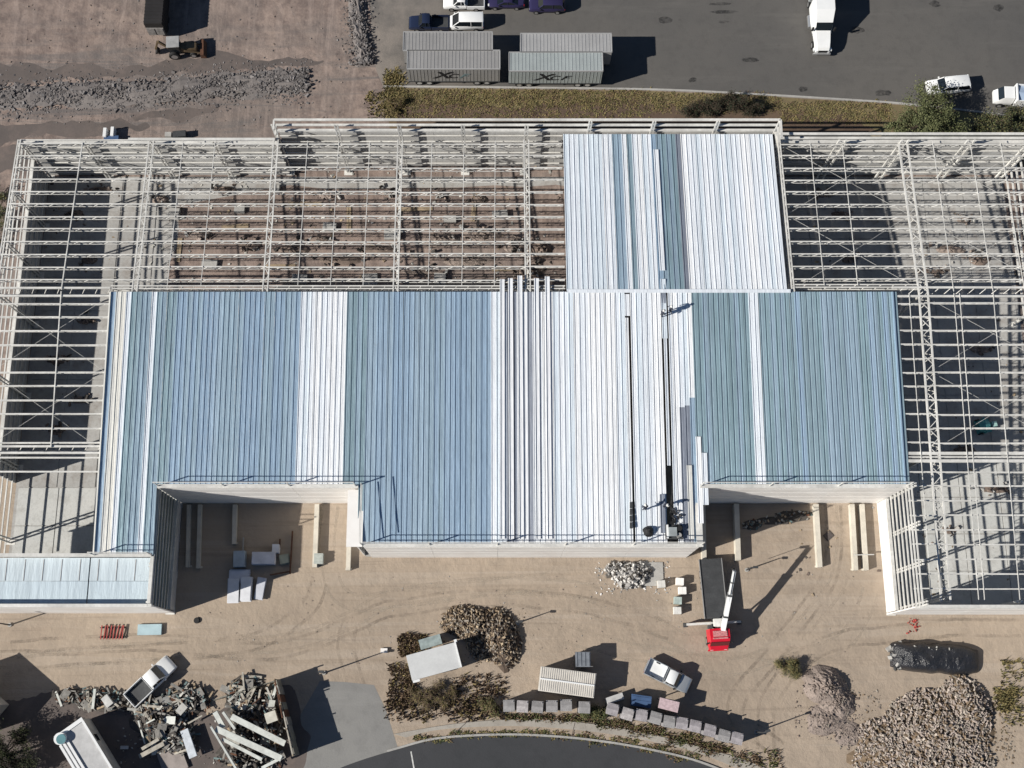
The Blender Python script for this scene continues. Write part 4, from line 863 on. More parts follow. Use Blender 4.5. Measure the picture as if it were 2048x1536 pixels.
for sx in (-1, 1):
    for sy in (-1, 1): MB().box(sx * .95 - .05, sx * .95 + .05, sy * .48 - .05, sy * .48 + .05, -2.3, -.15).build('leg', steel_dark, kb)
MB().box(-.98, .98, -.46, -.42, -2.2, -.16).build('back_panel', toil_w, kb)

# black plastic covering a long heap
def tarp():
    c = at(1872, 1316, .6); o = empty('tarp_heap', (c.x, c.y, 0), R(-4), 'long heap wrapped in shiny black plastic above the firewood heap', 'tarp')
    mb = MB(); nx, ny = 60, 22; Lh, Wh = 4.75, 1.6; vs = []
    MN = mnoise
    for i in range(nx + 1):
        for j in range(ny + 1):
            s, t = i / nx * 2 - 1, j / ny * 2 - 1
            e = max(0, 1 - abs(s) ** 5) ** .5 * max(0, 1 - abs(t) ** 4) ** .6
            x = Lh * s; y = Wh * t * (1 - .25 * abs(s) ** 4) + .2 * MN.noise(Vector((s * 4, t, 3)))
            w = MN.noise(Vector((x * .9, y * .9, 1))) * .22 + abs(MN.noise(Vector((x * 2.6 + y, y * 1.4, 5)))) * .26
            vs.append((x, y, max(-.02, e * (1.35 - .25 * s) * (1 + w * .6) - .25 * (1 - e) * w + .02 * (e > 0))))
    mb.add(vs, [(i * (ny + 1) + j, (i + 1) * (ny + 1) + j, (i + 1) * (ny + 1) + j + 1, i * (ny + 1) + j + 1) for i in range(nx) for j in range(ny)])
    mb.build('plastic_sheet', gloss_black, o, smooth=50)
    mb = MB(); scatter(mb, 26, lambda: Vector((random.uniform(-4.9, -3.6), random.uniform(-1.4, 1.2), random.uniform(.3, .8))), .15, .4, .7, 2); mb.build('exposed_end', [concrete, steel_dark], o)
    mb = MB(); scatter(mb, 6, lambda: Vector((random.uniform(-2.6, 3.6), random.uniform(-1.1, 1.1), random.uniform(1.32, 1.5))), .07, .13, .8, 1); mb.build('weight_stones', concrete, o)
tarp()
# firewood / rubble heaps
wood = [mat('split wood pale', (.40, .315, .22), .9, 0, .3, 3.), mat('split wood brown', (.20, .145, .095), .9, 0, .3, 3.), mat('bark', (.09, .066, .05), .9, 0, .3, 3.), mat('wood grey', (.29, .255, .215), .9, 0, .3, 3.)]
def heap(name, blobs, n, s0, s1, label, mats, cat, base, flat=.42):
    c0 = at(blobs[0][0], blobs[0][1]); o = empty(name, (0, 0, 0), 0, label, cat)
    mb = MB()
    for (u, v, rx, ry, h, rot) in blobs: mound(mb, at(u, v), rx, ry, h, R(rot))
    tag(mb.build('mound', base, o))
    mb = MB(); tot = sum(b[2] * b[3] for b in blobs)
    def fn():
        k = random.random() * tot
        for (u, v, rx, ry, h, rot) in blobs:
            k -= rx * ry
            if k <= 0: break
        r = math.sqrt(random.random()) * 1.04; a = random.uniform(0, 6.283); x, y = rx * r * math.cos(a), ry * r * math.sin(a); q = at(u, v)
        ca, sa = math.cos(R(rot)), math.sin(R(rot))
        return Vector((q.x + x * ca - y * sa, q.y + x * sa + y * ca, h * max(0, 1 - r ** 1.6) + random.uniform(0, .22)))
    scatter(mb, n, fn, s0, s1, flat, len(mats), 1.3)
    tag(mb.build('pieces', mats, o), kind='stuff')
    return o
heap('firewood_heap', [(950, 1250, 3.4, 1.9, 1.1, -15), (1003, 1276, 1.9, 3.2, 1.2, 12), (918, 1242, 2.0, 1.3, .8, 10), (975, 1290, 2.2, 1.6, .6, 0)], 1900, .10, .26, 'curved brown firewood heap north of the pale roofed shed', wood, 'wood heap', wood[2])
heap('firewood_heap', [(1872, 1462, 5.6, 4.2, 1.3, 0), (1845, 1525, 7.2, 3.2, 1.2, 0), (1930, 1415, 2.6, 3.2, 1.1, 20), (1770, 1480, 3.0, 2.2, .7, 0)], 7000, .07, .27, 'huge wide heap of split firewood at the bottom right', [mat('wood pale grey', (.46, .40, .345), .9, 0, .3, 3.), wood[3], wood[1], mat('wood pinkish', (.40, .335, .295), .9, 0, .3, 3.), mat('wood pinkish', (.40, .335, .295))], 'wood heap', wood[1])
earth = mat('heaped earth', (.33, .27, .235), .95, 0, .35, 1.2, fine=.4, bumpy=.6); earth2 = mat('earth clod', (.20, .155, .13), .95, 0, .35, 2.)
heap('earth_heap', [(1650, 1374, 2.6, 1.9, 1.5, -20), (1672, 1405, 2.0, 1.9, .9, 0), (1650, 1440, 2.2, 1.8, .5, 0), (1700, 1470, 1.8, 1.2, .35, 0)], 300, .04, .14, 'steep heap of brown earth left of the huge firewood heap', [earth, earth2, wood[3]], 'earth heap', earth)
heap('rubble_heap', [(1265, 1150, 2.0, 1.4, .9, 10), (1232, 1140, 1.2, .9, .6, 0)], 320, .08, .3, 'white plaster rubble heap against the south wall', [mat('white rubble', (.62, .6, .57), .9, 0, .3, 3.), mat('grey rubble', (.32, .31, .3), .9, 0, .3, 3.), mat('dark rubble', (.10, .09, .08), .9, 0, .3)], 'rubble', mat('grey rubble', (.32, .31, .3)), .6)
board('concrete_pad', (1305, 1148), 2.4, 2.6, 0, .12, .12, concrete, 'grey concrete pad beside the white rubble heap', 'pad')
for i, (u, v, m_, l) in enumerate([(1323, 1168, white_steel, 'small white block beside the concrete pad'), (1360, 1163, cream, 'topmost of four small blocks left of the crane truck'), (1365, 1181, cream, 'second from top of four small blocks left of the crane truck'),
                                   (1356, 1201, mat('pale teal drum', (.42, .5, .47), .6), 'pale teal block, third of the four left of the crane truck'), (1355, 1221, white_steel, 'lowest white block of the four left of the crane truck')]):
    p = at(u, v, .8); o = empty('block_pallet', (p.x, p.y, 0), R(random.uniform(-6, 6)), l, 'pallet', 'small pallets of blocks')
    mb = MB()
    for a in (-1, 0, 1): mb.box(-.42, .42, a * .32 - .09, a * .32 + .09, .1, .14); mb.box(-.42 if a < 0 else -.06 if a == 0 else .30, -.30 if a < 0 else .06 if a == 0 else .42, -.4, .4, 0, .1)
    mb.build('pallet', timber, o)
    for k in range(4):
        for j in range(2): MB().box(-.4 + j * .405, -.005 + j * .405, -.38 + .0, .38, .145 + k * .19, .325 + k * .19).build('block', m_, o)

# scrap yard at the bottom left -----------------------------------------------
def enclosure():
    c = at(512, 1447, 0); o = empty('scrap_pen', (c.x, c.y, 0), R(17), 'roofless sheet walled pen full of scrap and white beams', 'enclosure')
    scrapm0 = mat('scrap grey', (.26, .25, .23), .7, .1, .4, 2.)
    wm = mat('dull sheet wall', (.24, .235, .2), .7, .1, .4, 1.5)
    for k in range(9): MB().box(-3.6 + k * .8, -2.79 + k * .8, 3.55 + random.uniform(-.05, .05), 3.65, 0, random.uniform(.5, 1.5)).build('wall_sheet', wm, o)
    for k in range(10): MB().box(3.55, 3.65 + random.uniform(-.03, .05), -4.4 + k * .8, -3.59 + k * .8, 0, 3.0 + random.uniform(-.5, .25)).build('wall_sheet', random.choice((wm, scrapm0, rust)), o)
    MB().bar((3.42, -4.4, 3.0), (3.5, .2, 2.8), .14, .12).build('top_rail', mat('bleached timber', (.45, .42, .36), .85, 0, .4, 2.), o); MB().bar((3.3, -.4, 2.9), (3.45, 3.7, 2.6), .12, .12).build('top_rail', rust, o)
    for y in (-4.3, -1.6, 1.0, 3.6): MB().box(3.38, 3.52, y - .07, y + .07, 0, 3.2).build('post', timber, o)
    return o
enclosure()
scrapm = [mat('scrap dark', (.09, .08, .072), .8, .1, .4, 2.), mat('scrap grey', (.26, .25, .23), .7, .1, .4, 2.), mat('scrap pale', (.48, .47, .43), .7, 0, .3, 2.), rust, timber, mat('scrap teal', (.13, .19, .19), .6)]
def scrap(name, blobs, n, label, lng=1.2, big=0):
    o = empty(name, (0, 0, 0), 0, label, 'scrap heap'); mb = MB()
    for (u, v, rx, ry, h, rot) in blobs: mound(mb, at(u, v), rx, ry, h, R(rot), rough=.35)
    mb.build('mound', scrapm[0], o); mb = MB()
    for _ in range(n):
        (u, v, rx, ry, h, rot) = random.choice(blobs); r = math.sqrt(random.random()); a = random.uniform(0, 6.3); q = at(u, v)
        p = Vector((q.x + rx * r * math.cos(a), q.y + ry * r * math.sin(a), h * (1 - r ** 1.6) + random.uniform(.05, .35)))
        d = Vector((random.gauss(0, 1), random.gauss(0, 1), random.gauss(0, .25))).normalized() * random.uniform(.2, lng)
        mb.bar(p - d / 2, p + d / 2, random.uniform(.04, .22), random.uniform(.02, .08), mi=random.choice((0, 0, 1, 1, 2, 3, 4, 5)))
    tag(mb.build('pieces', scrapm, o), kind='stuff')
    for k in range(big):
        (u, v, rx, ry, h, rot) = random.choice(blobs); r = math.sqrt(random.random()) * .95; a = random.uniform(0, 6.3); q = at(u, v); z = h * (1 - r ** 1.6) + .3
        d = Vector((math.cos(a * 3), math.sin(a * 3), random.uniform(-.15, .2))); L_ = random.uniform(.9, 2.6); c = Vector((q.x + rx * r * math.cos(a), q.y + ry * r * math.sin(a), z))
        if k % 3: MB().bar(c - d * L_ / 2, c + d * L_ / 2, random.uniform(.12, .3), random.uniform(.06, .15)).build('plank', random.choice((tbm, tbm, scrapm[2], scrapm[1], wbm)), o)
        else: MB().bar(c - d * L_ * .3, c + d * L_ * .3, random.uniform(.5, 1.1), .03).build('sheet', random.choice((scrapm[2], scrapm[1], scrapm[1], wbm)), o)
tbm = mat('bleached timber', (.45, .42, .36), .85, 0, .4, 2.); wbm = mat('white beam paint', (.62, .64, .60), .6, 0, .25, 1.5)
scrap('scrap_heap', [(500, 1450, 2.7, 3.0, 1.5, 0), (545, 1440, 1.4, 3.2, 1.2, 0), (500, 1520, 3.4, 2.6, 1.4, 0), (495, 1400, 2.2, 1.2, .8, 15)], 420, 'dark scrap heap inside the roofless pen under white beams', big=30)
scrap('scrap_heap', [(325, 1440, 3.0, 2.6, 1.2, 0), (375, 1400, 2.6, 1.6, .9, 0), (300, 1420, 2.0, 1.3, .8, 0), (350, 1480, 2.4, 1.6, .8, 0)], 480, 'mixed scrap heap of timber and metal below the white pickup', big=34)
scrap('scrap_heap', [(200, 1400, 2.6, 1.2, .5, 0), (250, 1405, 2.0, 1.0, .5, 0), (150, 1390, 2.5, .8, .4, 0)], 170, 'low strip of scrap and twigs left of the white pickup', .9, 10)
scrap('scrap_heap', [(490, 1365, 1.7, .8, .5, 0), (470, 1380, 1.2, .7, .4, 0)], 90, 'small brown scrap heap just north of the roofless pen', .6, 6)
def beam(name, a, b, za, zb, w, h, m, label, cat='beam', group=None, cap=True):
    p, q = at(*a, za), at(*b, zb); c = (p + q) / 2; o = empty(name, (c.x, c.y, min(za, zb)), 0, label, cat, group); off = Vector((c.x, c.y, min(za, zb)))
    p -= off; q -= off; d = (q - p).normalized(); sd = d.cross(Vector((0, 0, 1))).normalized(); up = sd.cross(d)
    mb = MB(); mb.bar(p, q, w * .35, h); mb.build('web', m, o)
    for s in (-1, 1): MB().bar(p + up * s * h / 2, q + up * s * h / 2, w, .05).build('flange', m, o)
    return o
wb = mat('white beam paint', (.62, .64, .60), .6, 0, .25, 1.5)
for i, (a, b, za, zb, w, l) in enumerate([((463, 1433), (570, 1487), 2.3, 2.1, .6, 'thick white beam, upper of the two long ones in the roofless pen'), ((432, 1457), (563, 1517), 2.2, 2.2, .62, 'thick white beam, lower of the two long ones in the roofless pen'),
                                    ((445, 1478), (524, 1519), 2.0, 1.9, .34, 'narrower white beam under the long ones in the pen'), ((422, 1453), (474, 1540), 2.5, 1.6, .2, 'thin white pole sloping out of the pen to the bottom edge'),
                                    ((430, 1424), (447, 1455), 2.0, 1.9, .5, 'short white beam end at the west corner of the pen'), ((446, 1424), (470, 1458), 2.3, 2.0, .26, 'short dark edged beam next to the pen corner'),
                                    ((524, 1536), (564, 1515), 2.0, 2.1, .3, 'short white beam at the south end of the pen')]):
    beam('white_beam', a, b, za, zb, w, .3, wb, l, 'beam', 'white beams in the scrap pen')
tb = mat('bleached timber', (.45, .42, .36))
beam('timber_beam', (279, 1513), (328, 1487), 1.1, 1.1, .45, .25, tb, 'pale timber beam on the scrap heap, lower of two'); beam('timber_beam', (284, 1498), (318, 1478), 1.1, 1.2, .32, .2, tb, 'pale timber beam on the scrap heap, upper of two')
beam('timber_beam', (376, 1447), (405, 1431), .9, .9, .16, .12, tb, 'thin pale timber between the scrap heap and the pen')
board('white_slab', (377, 1487), 3.0, .9, -67, 1.0, .2, mat('bluish white slab', (.46, .5, .55), .5, 0, .25, 2.), 'bluish white slab leaning in the shade between scrap heap and pen', 'slab', tilt=8)
board('grey_sheet', (352, 1397), 3.0, 1.0, 17, .7, .1, mat('dull grey sheet', (.26, .26, .25), .7, 0, .3, 2.), 'grey sheet lying on the scrap just below the white pickup', 'sheet', 3)
board('grey_sheet', (363, 1418), 1.1, .8, 50, 1.2, .12, mat('pale grey sheet', (.48, .47, .44), .7), 'pale squarish sheet on top of the mixed scrap heap', 'sheet')
board('white_sack', (214, 1402), 1.2, .8, -50, .9, .35, mat('white sack', (.6, .6, .58), .8), 'white sack on the low strip of scrap', 'sack')
board('white_box', (542, 1434), 1.2, 1.1, 20, 2.2, .5, mat('cream box', (.6, .58, .5), .7), 'cream box on the scrap inside the pen', 'box')
board('white_box', (248, 1495), .8, .35, 0, .4, .4, mat('white board', (.5, .5, .5)), 'small white box on the shaded ground right of the white container', 'box')
board('concrete_slab', (345, 1522), 2.6, 2.6, 25, .3, .3, mat('pinkish slab', (.33, .29, .27), .85), 'pinkish concrete slab at the bottom edge below the scrap heap', 'slab')
board('cream_box', (768, 1301), .75, .5, 0, .3, .3, cream, 'small cream box alone on the dirt left of the shed', 'box')

# materials in the left loading bay --------------------------------------------
def stack(name, c, L, Wd, n, ang, m, label, cat='stack', t=.09, parts='sheet', jit=.06):
    p = at(*c, n * t + .1); o = empty(name, (p.x, p.y, 0), R(ang), label, cat, 'stacked material in the loading bay')
    for s in (-1, 0, 1): MB().box(-Wd * .48, Wd * .48, s * L * .4 - .06, s * L * .4 + .06, 0, .1).build('bearer', timber, o)
    me = MB().box(-Wd / 2, Wd / 2, -L / 2, L / 2, 0, t * .86).mesh(parts, m)
    for i in range(n):
        q = link(parts, me, o); q.location = (random.uniform(-jit, jit), random.uniform(-jit, jit) * 2, .1 + i * t); q.rotation_euler = (0, 0, random.uniform(-.012, .012))
ps = mat('bluish white sheet', (.56, .58, .64), .45, .1, .15, 1.); pw = mat('white film', (.68, .69, .72), .4, 0, .15, 1.)
stack('sheet_stack', (466, 1180), 2.6, 1.15, 8, 2, pw, 'white sheet stack, leftmost of three at the south end of the left bay')
stack('sheet_stack', (492, 1178), 2.5, 1.1, 9, 0, pw, 'white sheet stack, middle of three at the south end of the left bay')
stack('sheet_stack', (520, 1176), 2.3, .9, 5, -8, ps, 'lilac grey sheet stack, rightmost of three at the south end of the left bay')
stack('sheet_stack', (478, 1152), 1.3, 2.2, 6, 0, ps, 'grey blue sheet stack north of the three white stacks')
stack('crate_stack', (478, 1117), 1.7, 1.25, 7, 2, mat('blue grey crate', (.36, .42, .47), .6, 0, .2, 1.), 'blue grey crate stack in the shade of the left bay', 'crate', .14, 'crate_board', .02)
stack('crate_stack', (526, 1116), 1.3, 2.5, 8, 0, mat('white crate', (.66, .66, .7), .5, 0, .2, 1.), 'white crate stack with dark gaps in the left bay', 'crate', .13, 'crate_board', .03)
stack('crate_stack', (551, 1097), .9, .75, 6, 0, pw, 'small white crate at the north end of the bay stacks', 'crate', .13, 'crate_board', .02)
stack('frame_stack', (569, 1118), 1.0, 1.0, 3, 10, mat('greenish pallet', (.36, .38, .30), .8), 'greenish pallet right of the white crate stack', 'pallet', .1, 'board')
for i, (a, b, l) in enumerate([((585, 1062), (580, 1148), 'thin brown pole on the dirt right of the bay stacks'), ((540, 1150), (580, 1143), 'short brown pole at the foot of the long thin pole'), ((560, 1078), (559, 1095), 'stub of brown post north of the small white crate'), ((487, 1075), (486, 1104), 'short grey pole north of the blue grey crate stack')]):
    beam('pole', a, b, .35, .35, .12, .3, rust if i != 3 else concrete, l, 'pole')
board('utility_box', (637, 1117), 1.0, 1.15, 0, .8, .8, mat('pale green grey box', (.42, .45, .42), .6, 0, .2, 2.), 'pale green grey box beside the end of a long beam', 'box', 3)
# long beams laid on the dirt of both bays, ends against the wall
lb = mat('cream beam', (.60, .56, .48), .6, 0, .2, .8)
for (u0, u1, v1, w, h, l) in [(378, 375, 1134, .34, .5, 'shaded long beam nearest the west wall of the left bay'), (400, 396, 1136, .34, .5, 'shaded long beam second from the west wall of the left bay'), (470, 468, 1088, .4, .5, 'grey long beam ending at the blue grey crate stack'),
                              (634, 629, 1134, .42, .75, 'sunlit cream beam ending beside the pale green grey box'), (700, 696, 1140, .4, .6, 'cream beam along the right side of the left bay'),
                              (1473, 1477, 1120, .46, 1.0, 'white beam leading to the bed of the crane truck'), (1632, 1640, 1134, .46, .8, 'sunlit cream beam alone in the middle of the right bay'),
                              (1704, 1712, 1140, .42, .8, 'left one of the paired cream beams in the right bay'), (1724, 1733, 1140, .42, .8, 'right one of the paired cream beams in the right bay'), (1406, 1409, 1136, .42, .8, 'cream beam in the shade below the corner of the south wall')]:
    p, q = at(u0, 1003, h), at(u1, v1, h); p.y = 22.0; o = empty('long_beam', (p.x, (p.y + q.y) / 2, .03), 0, l, 'beam', 'long beams laid on the dirt of the loading bays'); off = o.location.copy()
    a, b = Vector((0, p.y - off.y, h / 2)), Vector((q.x - p.x, q.y - off.y, h / 2))
    MB().bar(a, b, w, h - .12).build('web', lb, o)
    for z in (.03, h - .05): MB().bar(a + Vector((0, 0, z - h / 2)), b + Vector((0, 0, z - h / 2)), w + .08, .06).build('flange', lb, o)
    MB().bar(b + Vector((-.35, .15, -h / 2 + .0)), b + Vector((.35, .15, -h / 2 + .0)), .2, .06).build('foot', lb, o)
beam('cross_bar', (1708, 1110), (1748, 1109), .8, .8, .1, .08, white_steel, 'white cross bar joining the paired cream beams', 'bar')
board('floor_mat', (1657, 1071), .9, .8, 40, .12, .1, mat('dark mat', (.10, .085, .08), .9), 'dark square mat on the dirt right of the lone cream beam', 'mat')
scrap('scrap_heap', [(1560, 1040, 3.2, .5, .1, 4), (1505, 1050, 1.2, .6, .1, 0), (1590, 1028, 2.2, .4, .1, 0)], 90, 'pale scrap strewn along the shadow edge in the right bay', .35, 0)
# yard bits
o = empty('red_rack', at(226, 1265), 0, 'rack of red bars lying on the dirt below the west wing', 'rack'); redm = mat('red oxide', (.38, .06, .05), .6, 0, .3, 2.)
for k in range(8): MB().bar((-1.2 + k * .33, -.75, .28), (-1.08 + k * .33 + random.uniform(-.1, .2), .75, .3), .1, .08).build('bar', redm, o)
for y in (-.5, .5): MB().box(-1.4, 1.4, y - .06, y + .06, .02, .22).build('bearer', steel_dark, o)
board('pale_panel', (299, 1259), 2.6, 1.15, 1, .35, .3, mat('pale blue panel', (.38, .50, .54), .35, 0, .15, 1.), 'pale blue flat panel on the dirt beside the red rack', 'panel', 0)
mb = MB(); c = at(1828, 1254); scatter(mb, 26, lambda: Vector((random.gauss(0, .35), random.gauss(0, .5), .05)), .04, .16, .6, 1); o = mb.build('red_litter', redm); o.location = (c.x, c.y, 0); tag(o, 'small scatter of red litter above the black plastic heap', 'litter', kind='stuff')
o = MB().cyl((0, 0, 0), .33, .2, 'z', 18).build('tyre', dark, smooth=40, bevel=.05); o.location = at(394, 1241); tag(o, 'black tyre lying alone on the dirt below the left bay', 'tyre')
# concrete mixer seen through the open frame
def mixer():
    c = at(1968, 852, .6); o = empty('concrete_mixer', (c.x, c.y, .07), R(10), 'teal concrete mixer on the slab under the open eastern frame', 'mixer'); tm = mat('teal paint', (.10, .36, .36), .5, 0, .2, 1.)
    MB().cyl((-.9, 0, .9), .55, .7, 'x', 16, .75).cyl((-.2, 0, .9), .75, .6, 'x', 16, .45).build('drum', tm, o, smooth=40); MB().box(-.9, .8, -.75, .75, .25, .4).box(-.1, .1, -.85, -.75, .3, 1.1).box(-.1, .1, .75, .85, .3, 1.1).build('frame', tm, o)
    MB().box(.8, 1.4, -.3, .3, .3, .9).build('motor_box', mat('pale teal', (.35, .55, .52), .5), o, bevel=.03)
    for s in (-1, 1): wheel(o, -.5, s * .8, .3, .7)
mixer()
# small things north of the frame in the west
board('crate', (222, 278), 1.8, .9, 2, .8, .8, blue_tarp, 'blue covered crate outside the north wall of the frame', 'crate'); board('white_box', (209, 264), .4, 1.2, 0, 1.0, 1.0, paint_white, 'white upright box beside the blue covered crate, left of two', 'box'); board('white_box', (224, 262), .4, 1.2, 0, 1.0, 1.0, paint_white, 'white upright box beside the blue covered crate, right of two', 'box')
board('dark_crate', (358, 267), 1.6, .8, 6, .9, .9, steel_dark, 'dark crate outside the north wall right of the blue one', 'crate'); board('white_box', (336, 268), .8, .6, 0, .7, .7, concrete, 'grey box left of the dark crate outside the north wall', 'box')

# rubble and soil on the floor under the open frame
mb = MB()
for (u, v, rx, ry, h) in [(880, 480, 2.0, .9, .7), (960, 470, 2.6, 1.0, .9), (1030, 490, 1.6, 1.0, .8), (940, 520, 3.2, .8, .6), (1080, 500, 1.4, 1.3, .8), (1060, 540, 2.0, .7, .6), (760, 500, 2.4, .6, .5), (680, 520, 2.6, .7, .5), (590, 500, 1.8, .8, .6), (640, 480, 1.4, .5, .4), (840, 540, 2.2, .5, .4), (500, 490, 1.5, .7, .6), (400, 470, 1.4, .6, .5), (660, 390, 1.4, .6, .5), (780, 385, 1.0, .5, .5), (880, 390, 1.2, .5, .4), (960, 400, 1.0, .5, .4), (320, 400, 1.0, .6, .5), (450, 380, 1.2, .5, .5), (1900, 500, 1.8, .7, .5), (1960, 520, 1.4, .8, .5), (1870, 540, 1.8, .5, .4), (1930, 440, 1.0, .4, .4), (150, 430, 1.2, .6, .4), (180, 520, 1.0, .5, .4), (170, 640, 1.2, .5, .4), (120, 720, 1.4, .6, .5), (160, 800, 1.2, .5, .5), (110, 860, 1.0, .6, .4), (200, 380, 1.4, .4, .4), (1680, 430, 1.2, .5, .4), (1700, 520, 1.0, .5, .4), (1640, 390, 1.4, .4, .3), (1960, 700, 1.2, .5, .4), (1930, 900, 1.4, .5, .4), (1990, 980, 1.6, .5, .4), (1900, 1060, 1.0, .4, .3)]:
    mound(mb, at(u, v, .06), rx, ry, h, 0, 14, 5, rough=.4, mi=random.randrange(2))
    scatter(mb, 16, lambda: at(u, v, .1) + Vector((random.gauss(0, rx * .6), random.gauss(0, ry * .7), random.uniform(0, h * .6))), .08, .3, .6, 4)
tag(mb.build('floor_rubble', [earth, earth2, concrete, scrapm[0]]), 'soil and rubble heaped on the floor below the open roof frame', 'rubble', kind='stuff')
foot_me = MB().box(-.8, .8, -.6, .6, 0, .5).mesh('footing', concrete, bevel=.05)
for i, (u, v) in enumerate(sorted([(550, 380), (660, 455), (785, 470), (900, 440), (1000, 430), (600, 560), (740, 560), (880, 560), (480, 420), (350, 430), (420, 530)])):
    o = link('footing', foot_me); o.location = at(u, v, .03); o.scale = (random.uniform(.7, 1.3), random.uniform(.7, 1.3), random.uniform(.6, 1.2)); o.rotation_euler = (0, 0, random.uniform(-.1, .1)); tag(o, (ordn + ['eleventh'])[i] + ' grey concrete block from the left under the open roof frame', 'block', 'concrete blocks below the open roof frame')
for i, (u, v, L, a) in enumerate(sorted([(470, 455, 3.2, 4), (610, 410, 4, 0), (700, 440, 3.4, 92), (830, 420, 4.2, 3), (950, 415, 3.6, 85), (360, 500, 3.0, 88), (1010, 540, 3.0, 2), (560, 535, 3.6, 0)])):
    p = at(u, v, .1); o = empty('plank', (p.x, p.y, .05), R(a), ordn[i] + ' pair of planks from the left under the open roof frame', 'plank', 'planks below the open roof frame'); MB().box(-L / 2, L / 2, -.14, .14, 0, .08).build('board', timber, o); MB().box(-L / 2, L / 2, .18, .4, 0, .07).build('board', timber, o)

# ---------------------------------------------------------------- on the roof
def loose(i, u, ya, yb, fam, label, dz=.14, yaw=0):
    x = at(u, 600, rz(42.5)).x; o = roof_panel(x, ya, yb, fam, 'loose_roof_sheet', None, dz, yaw); tag(o, label, 'roof sheet', 'loose roof sheets'); return o
for i, (u, ya) in enumerate([(999, 44.5), (1017, 44.6), (1036, 44.9), (1068, 44.6), (1090, 44.8)]):
    x = at(u, 600, rz(42.5)).x
    o = link('loose_roof_sheet', sheet_mesh('loose_roof_sheet', whites[2], .52, .1)); yb = 16.9
    zt = rz(43.2) + .3; zb = rz(yb) + .3; L = math.hypot(43.2 - yb, zt - zb) + (ya - 43.2); o.location = (x, yb, zb); o.rotation_euler = (math.atan2(zt - zb, 43.2 - yb), 0, random.uniform(-.002, .002)); o.scale = (1, L, 1)
    tag(o, ordn[i] + ' from the left of five long white loose sheets poking past the ridge', 'roof sheet', 'loose roof sheets')
loose(0, 1322, 45.6, 60.5, 'w', 'long white loose sheet on the blue strip of the north slope'); loose(1, 1322, 44.6, 38.0, 'w', 'white loose sheet lying across the ridge line')
loose(2, 1381, 27.5, 18.5, 'w', 'white loose sheet near the right edge of the white roof, upper'); loose(3, 1392, 25.8, 20.4, 'w', 'short white loose sheet nearest the right bay'); loose(4, 1308, 21.5, 17.5, 'g', 'short grey loose sheet left of the roof clutter')
loose(5, 1362, 24.5, 16.9, 'c', 'cream loose sheet among the roof clutter')
def on_roof(u, v):
    z = 10.0
    for _ in range(6): p = at(u, v, z); z = rz(p.y) + .27
    return at(u, v, z)
o = empty('black_sack', on_roof(1296, 1062), 0, 'round black sack on the white roof near the south eave', 'sack'); mb = MB(); mound(mb, (0, 0, 0), .6, .55, .65, 0, 16, 6, 2.4, .1); mb.build('bag', dark, o, smooth=60); MB().tube((0, 0, .6), (.1, .05, .85), .12, .05).build('tie', dark, o)
o = empty('roofing_pallet', on_roof(1348, 1064), 0, 'dark pallet of roofing tools at the south eave', 'pallet'); MB().box(-.9, .9, -.75, .75, 0, .14).build('pallet', steel_dark, o); MB().box(-.6, .2, -.5, .4, .14, .7).build('box', mat('grey crate', (.3, .33, .34), .6), o); MB().cyl((.5, .3, .14), .28, .5, 'z', 14).build('bucket', dark, o); MB().cyl((.45, -.4, .14), .25, .4, 'z', 14).build('bucket', concrete, o); MB().box(-.8, -.62, -.7, .7, .14, .4).build('rail', paint_white, o)
o = empty('tool_bundle', on_roof(1352, 1035), R(80), 'dark bundle of tools above the roofing pallet', 'bundle'); mb = MB(); scatter(mb, 24, lambda: Vector((random.uniform(-.9, .9), random.uniform(-.5, .5), .1)), .06, .28, .4, 2, .3); mb.build('tools', [dark, steel_dark], o)
o = empty('tool_bundle', on_roof(1262, 1030), R(88), 'dark strip of boxes beside the open slot in the white roof', 'bundle')
for k in range(4): MB().box(-1.4 + k * .7, -.8 + k * .7, -.14, .14, 0, .25).build('box', steel_dark, o)
def person(p, face, top, legs, label, lean=0):
    o = empty('person', p, R(face), label, 'person', 'roofers on the sheeted roof')
    J = [(0, 0, .95), (.02, 0, 1.18), (.05 + lean * .1, 0, 1.42), (.06 + lean * .14, 0, 1.52), (.08 + lean * .16, 0, 1.68),
         (0, .10, .9), (.03, .12, .5), (0, .13, .09), (.12, .13, .05), (0, -.10, .9), (.06, -.12, .5), (-.04, -.13, .09), (.08, -.13, .05),
         (.05 + lean * .1, .2, 1.38), (.12, .27, 1.12), (.32, .22, 1.02), (.40, .2, 1.0), (.05 + lean * .1, -.2, 1.38), (.1, -.28, 1.12), (.3, -.24, .98), (.38, -.22, .96)]
    Ed = [(0, 1), (1, 2), (2, 3), (3, 4), (0, 5), (5, 6), (6, 7), (7, 8), (0, 9), (9, 10), (10, 11), (11, 12), (2, 13), (13, 14), (14, 15), (15, 16), (2, 17), (17, 18), (18, 19), (19, 20)]
    rad = [.15, .15, .14, .06, .1, .10, .07, .05, .05, .10, .07, .05, .05, .075, .055, .04, .04, .075, .055, .04, .04]
    me = bpy.data.meshes.new('body'); me.from_pydata(J, Ed, []); me.materials.append(top); b = link('body', me, o)
    sk = b.modifiers.new('skin', 'SKIN'); sv = me.skin_vertices[0].data
    for i, r in enumerate(rad): sv[i].radius = (r, r)
    sv[0].use_root = True; b.modifiers.new('sub', 'SUBSURF').levels = 1
    h = MB(); mound(h, (.08 + lean * .16, 0, 1.70), .14, .13, .14, 0, 14, 5, 2.2, 0); h.cyl((.10 + lean * .16, 0, 1.695), .165, .02, 'z', 14); h.build('hard_hat', legs, o, smooth=60)
hv = mat('orange vest', (.5, .13, .03), .8); dk = mat('dark work clothes', (.035, .04, .06), .9); hh = mat('white helmet', (.7, .7, .68), .4)
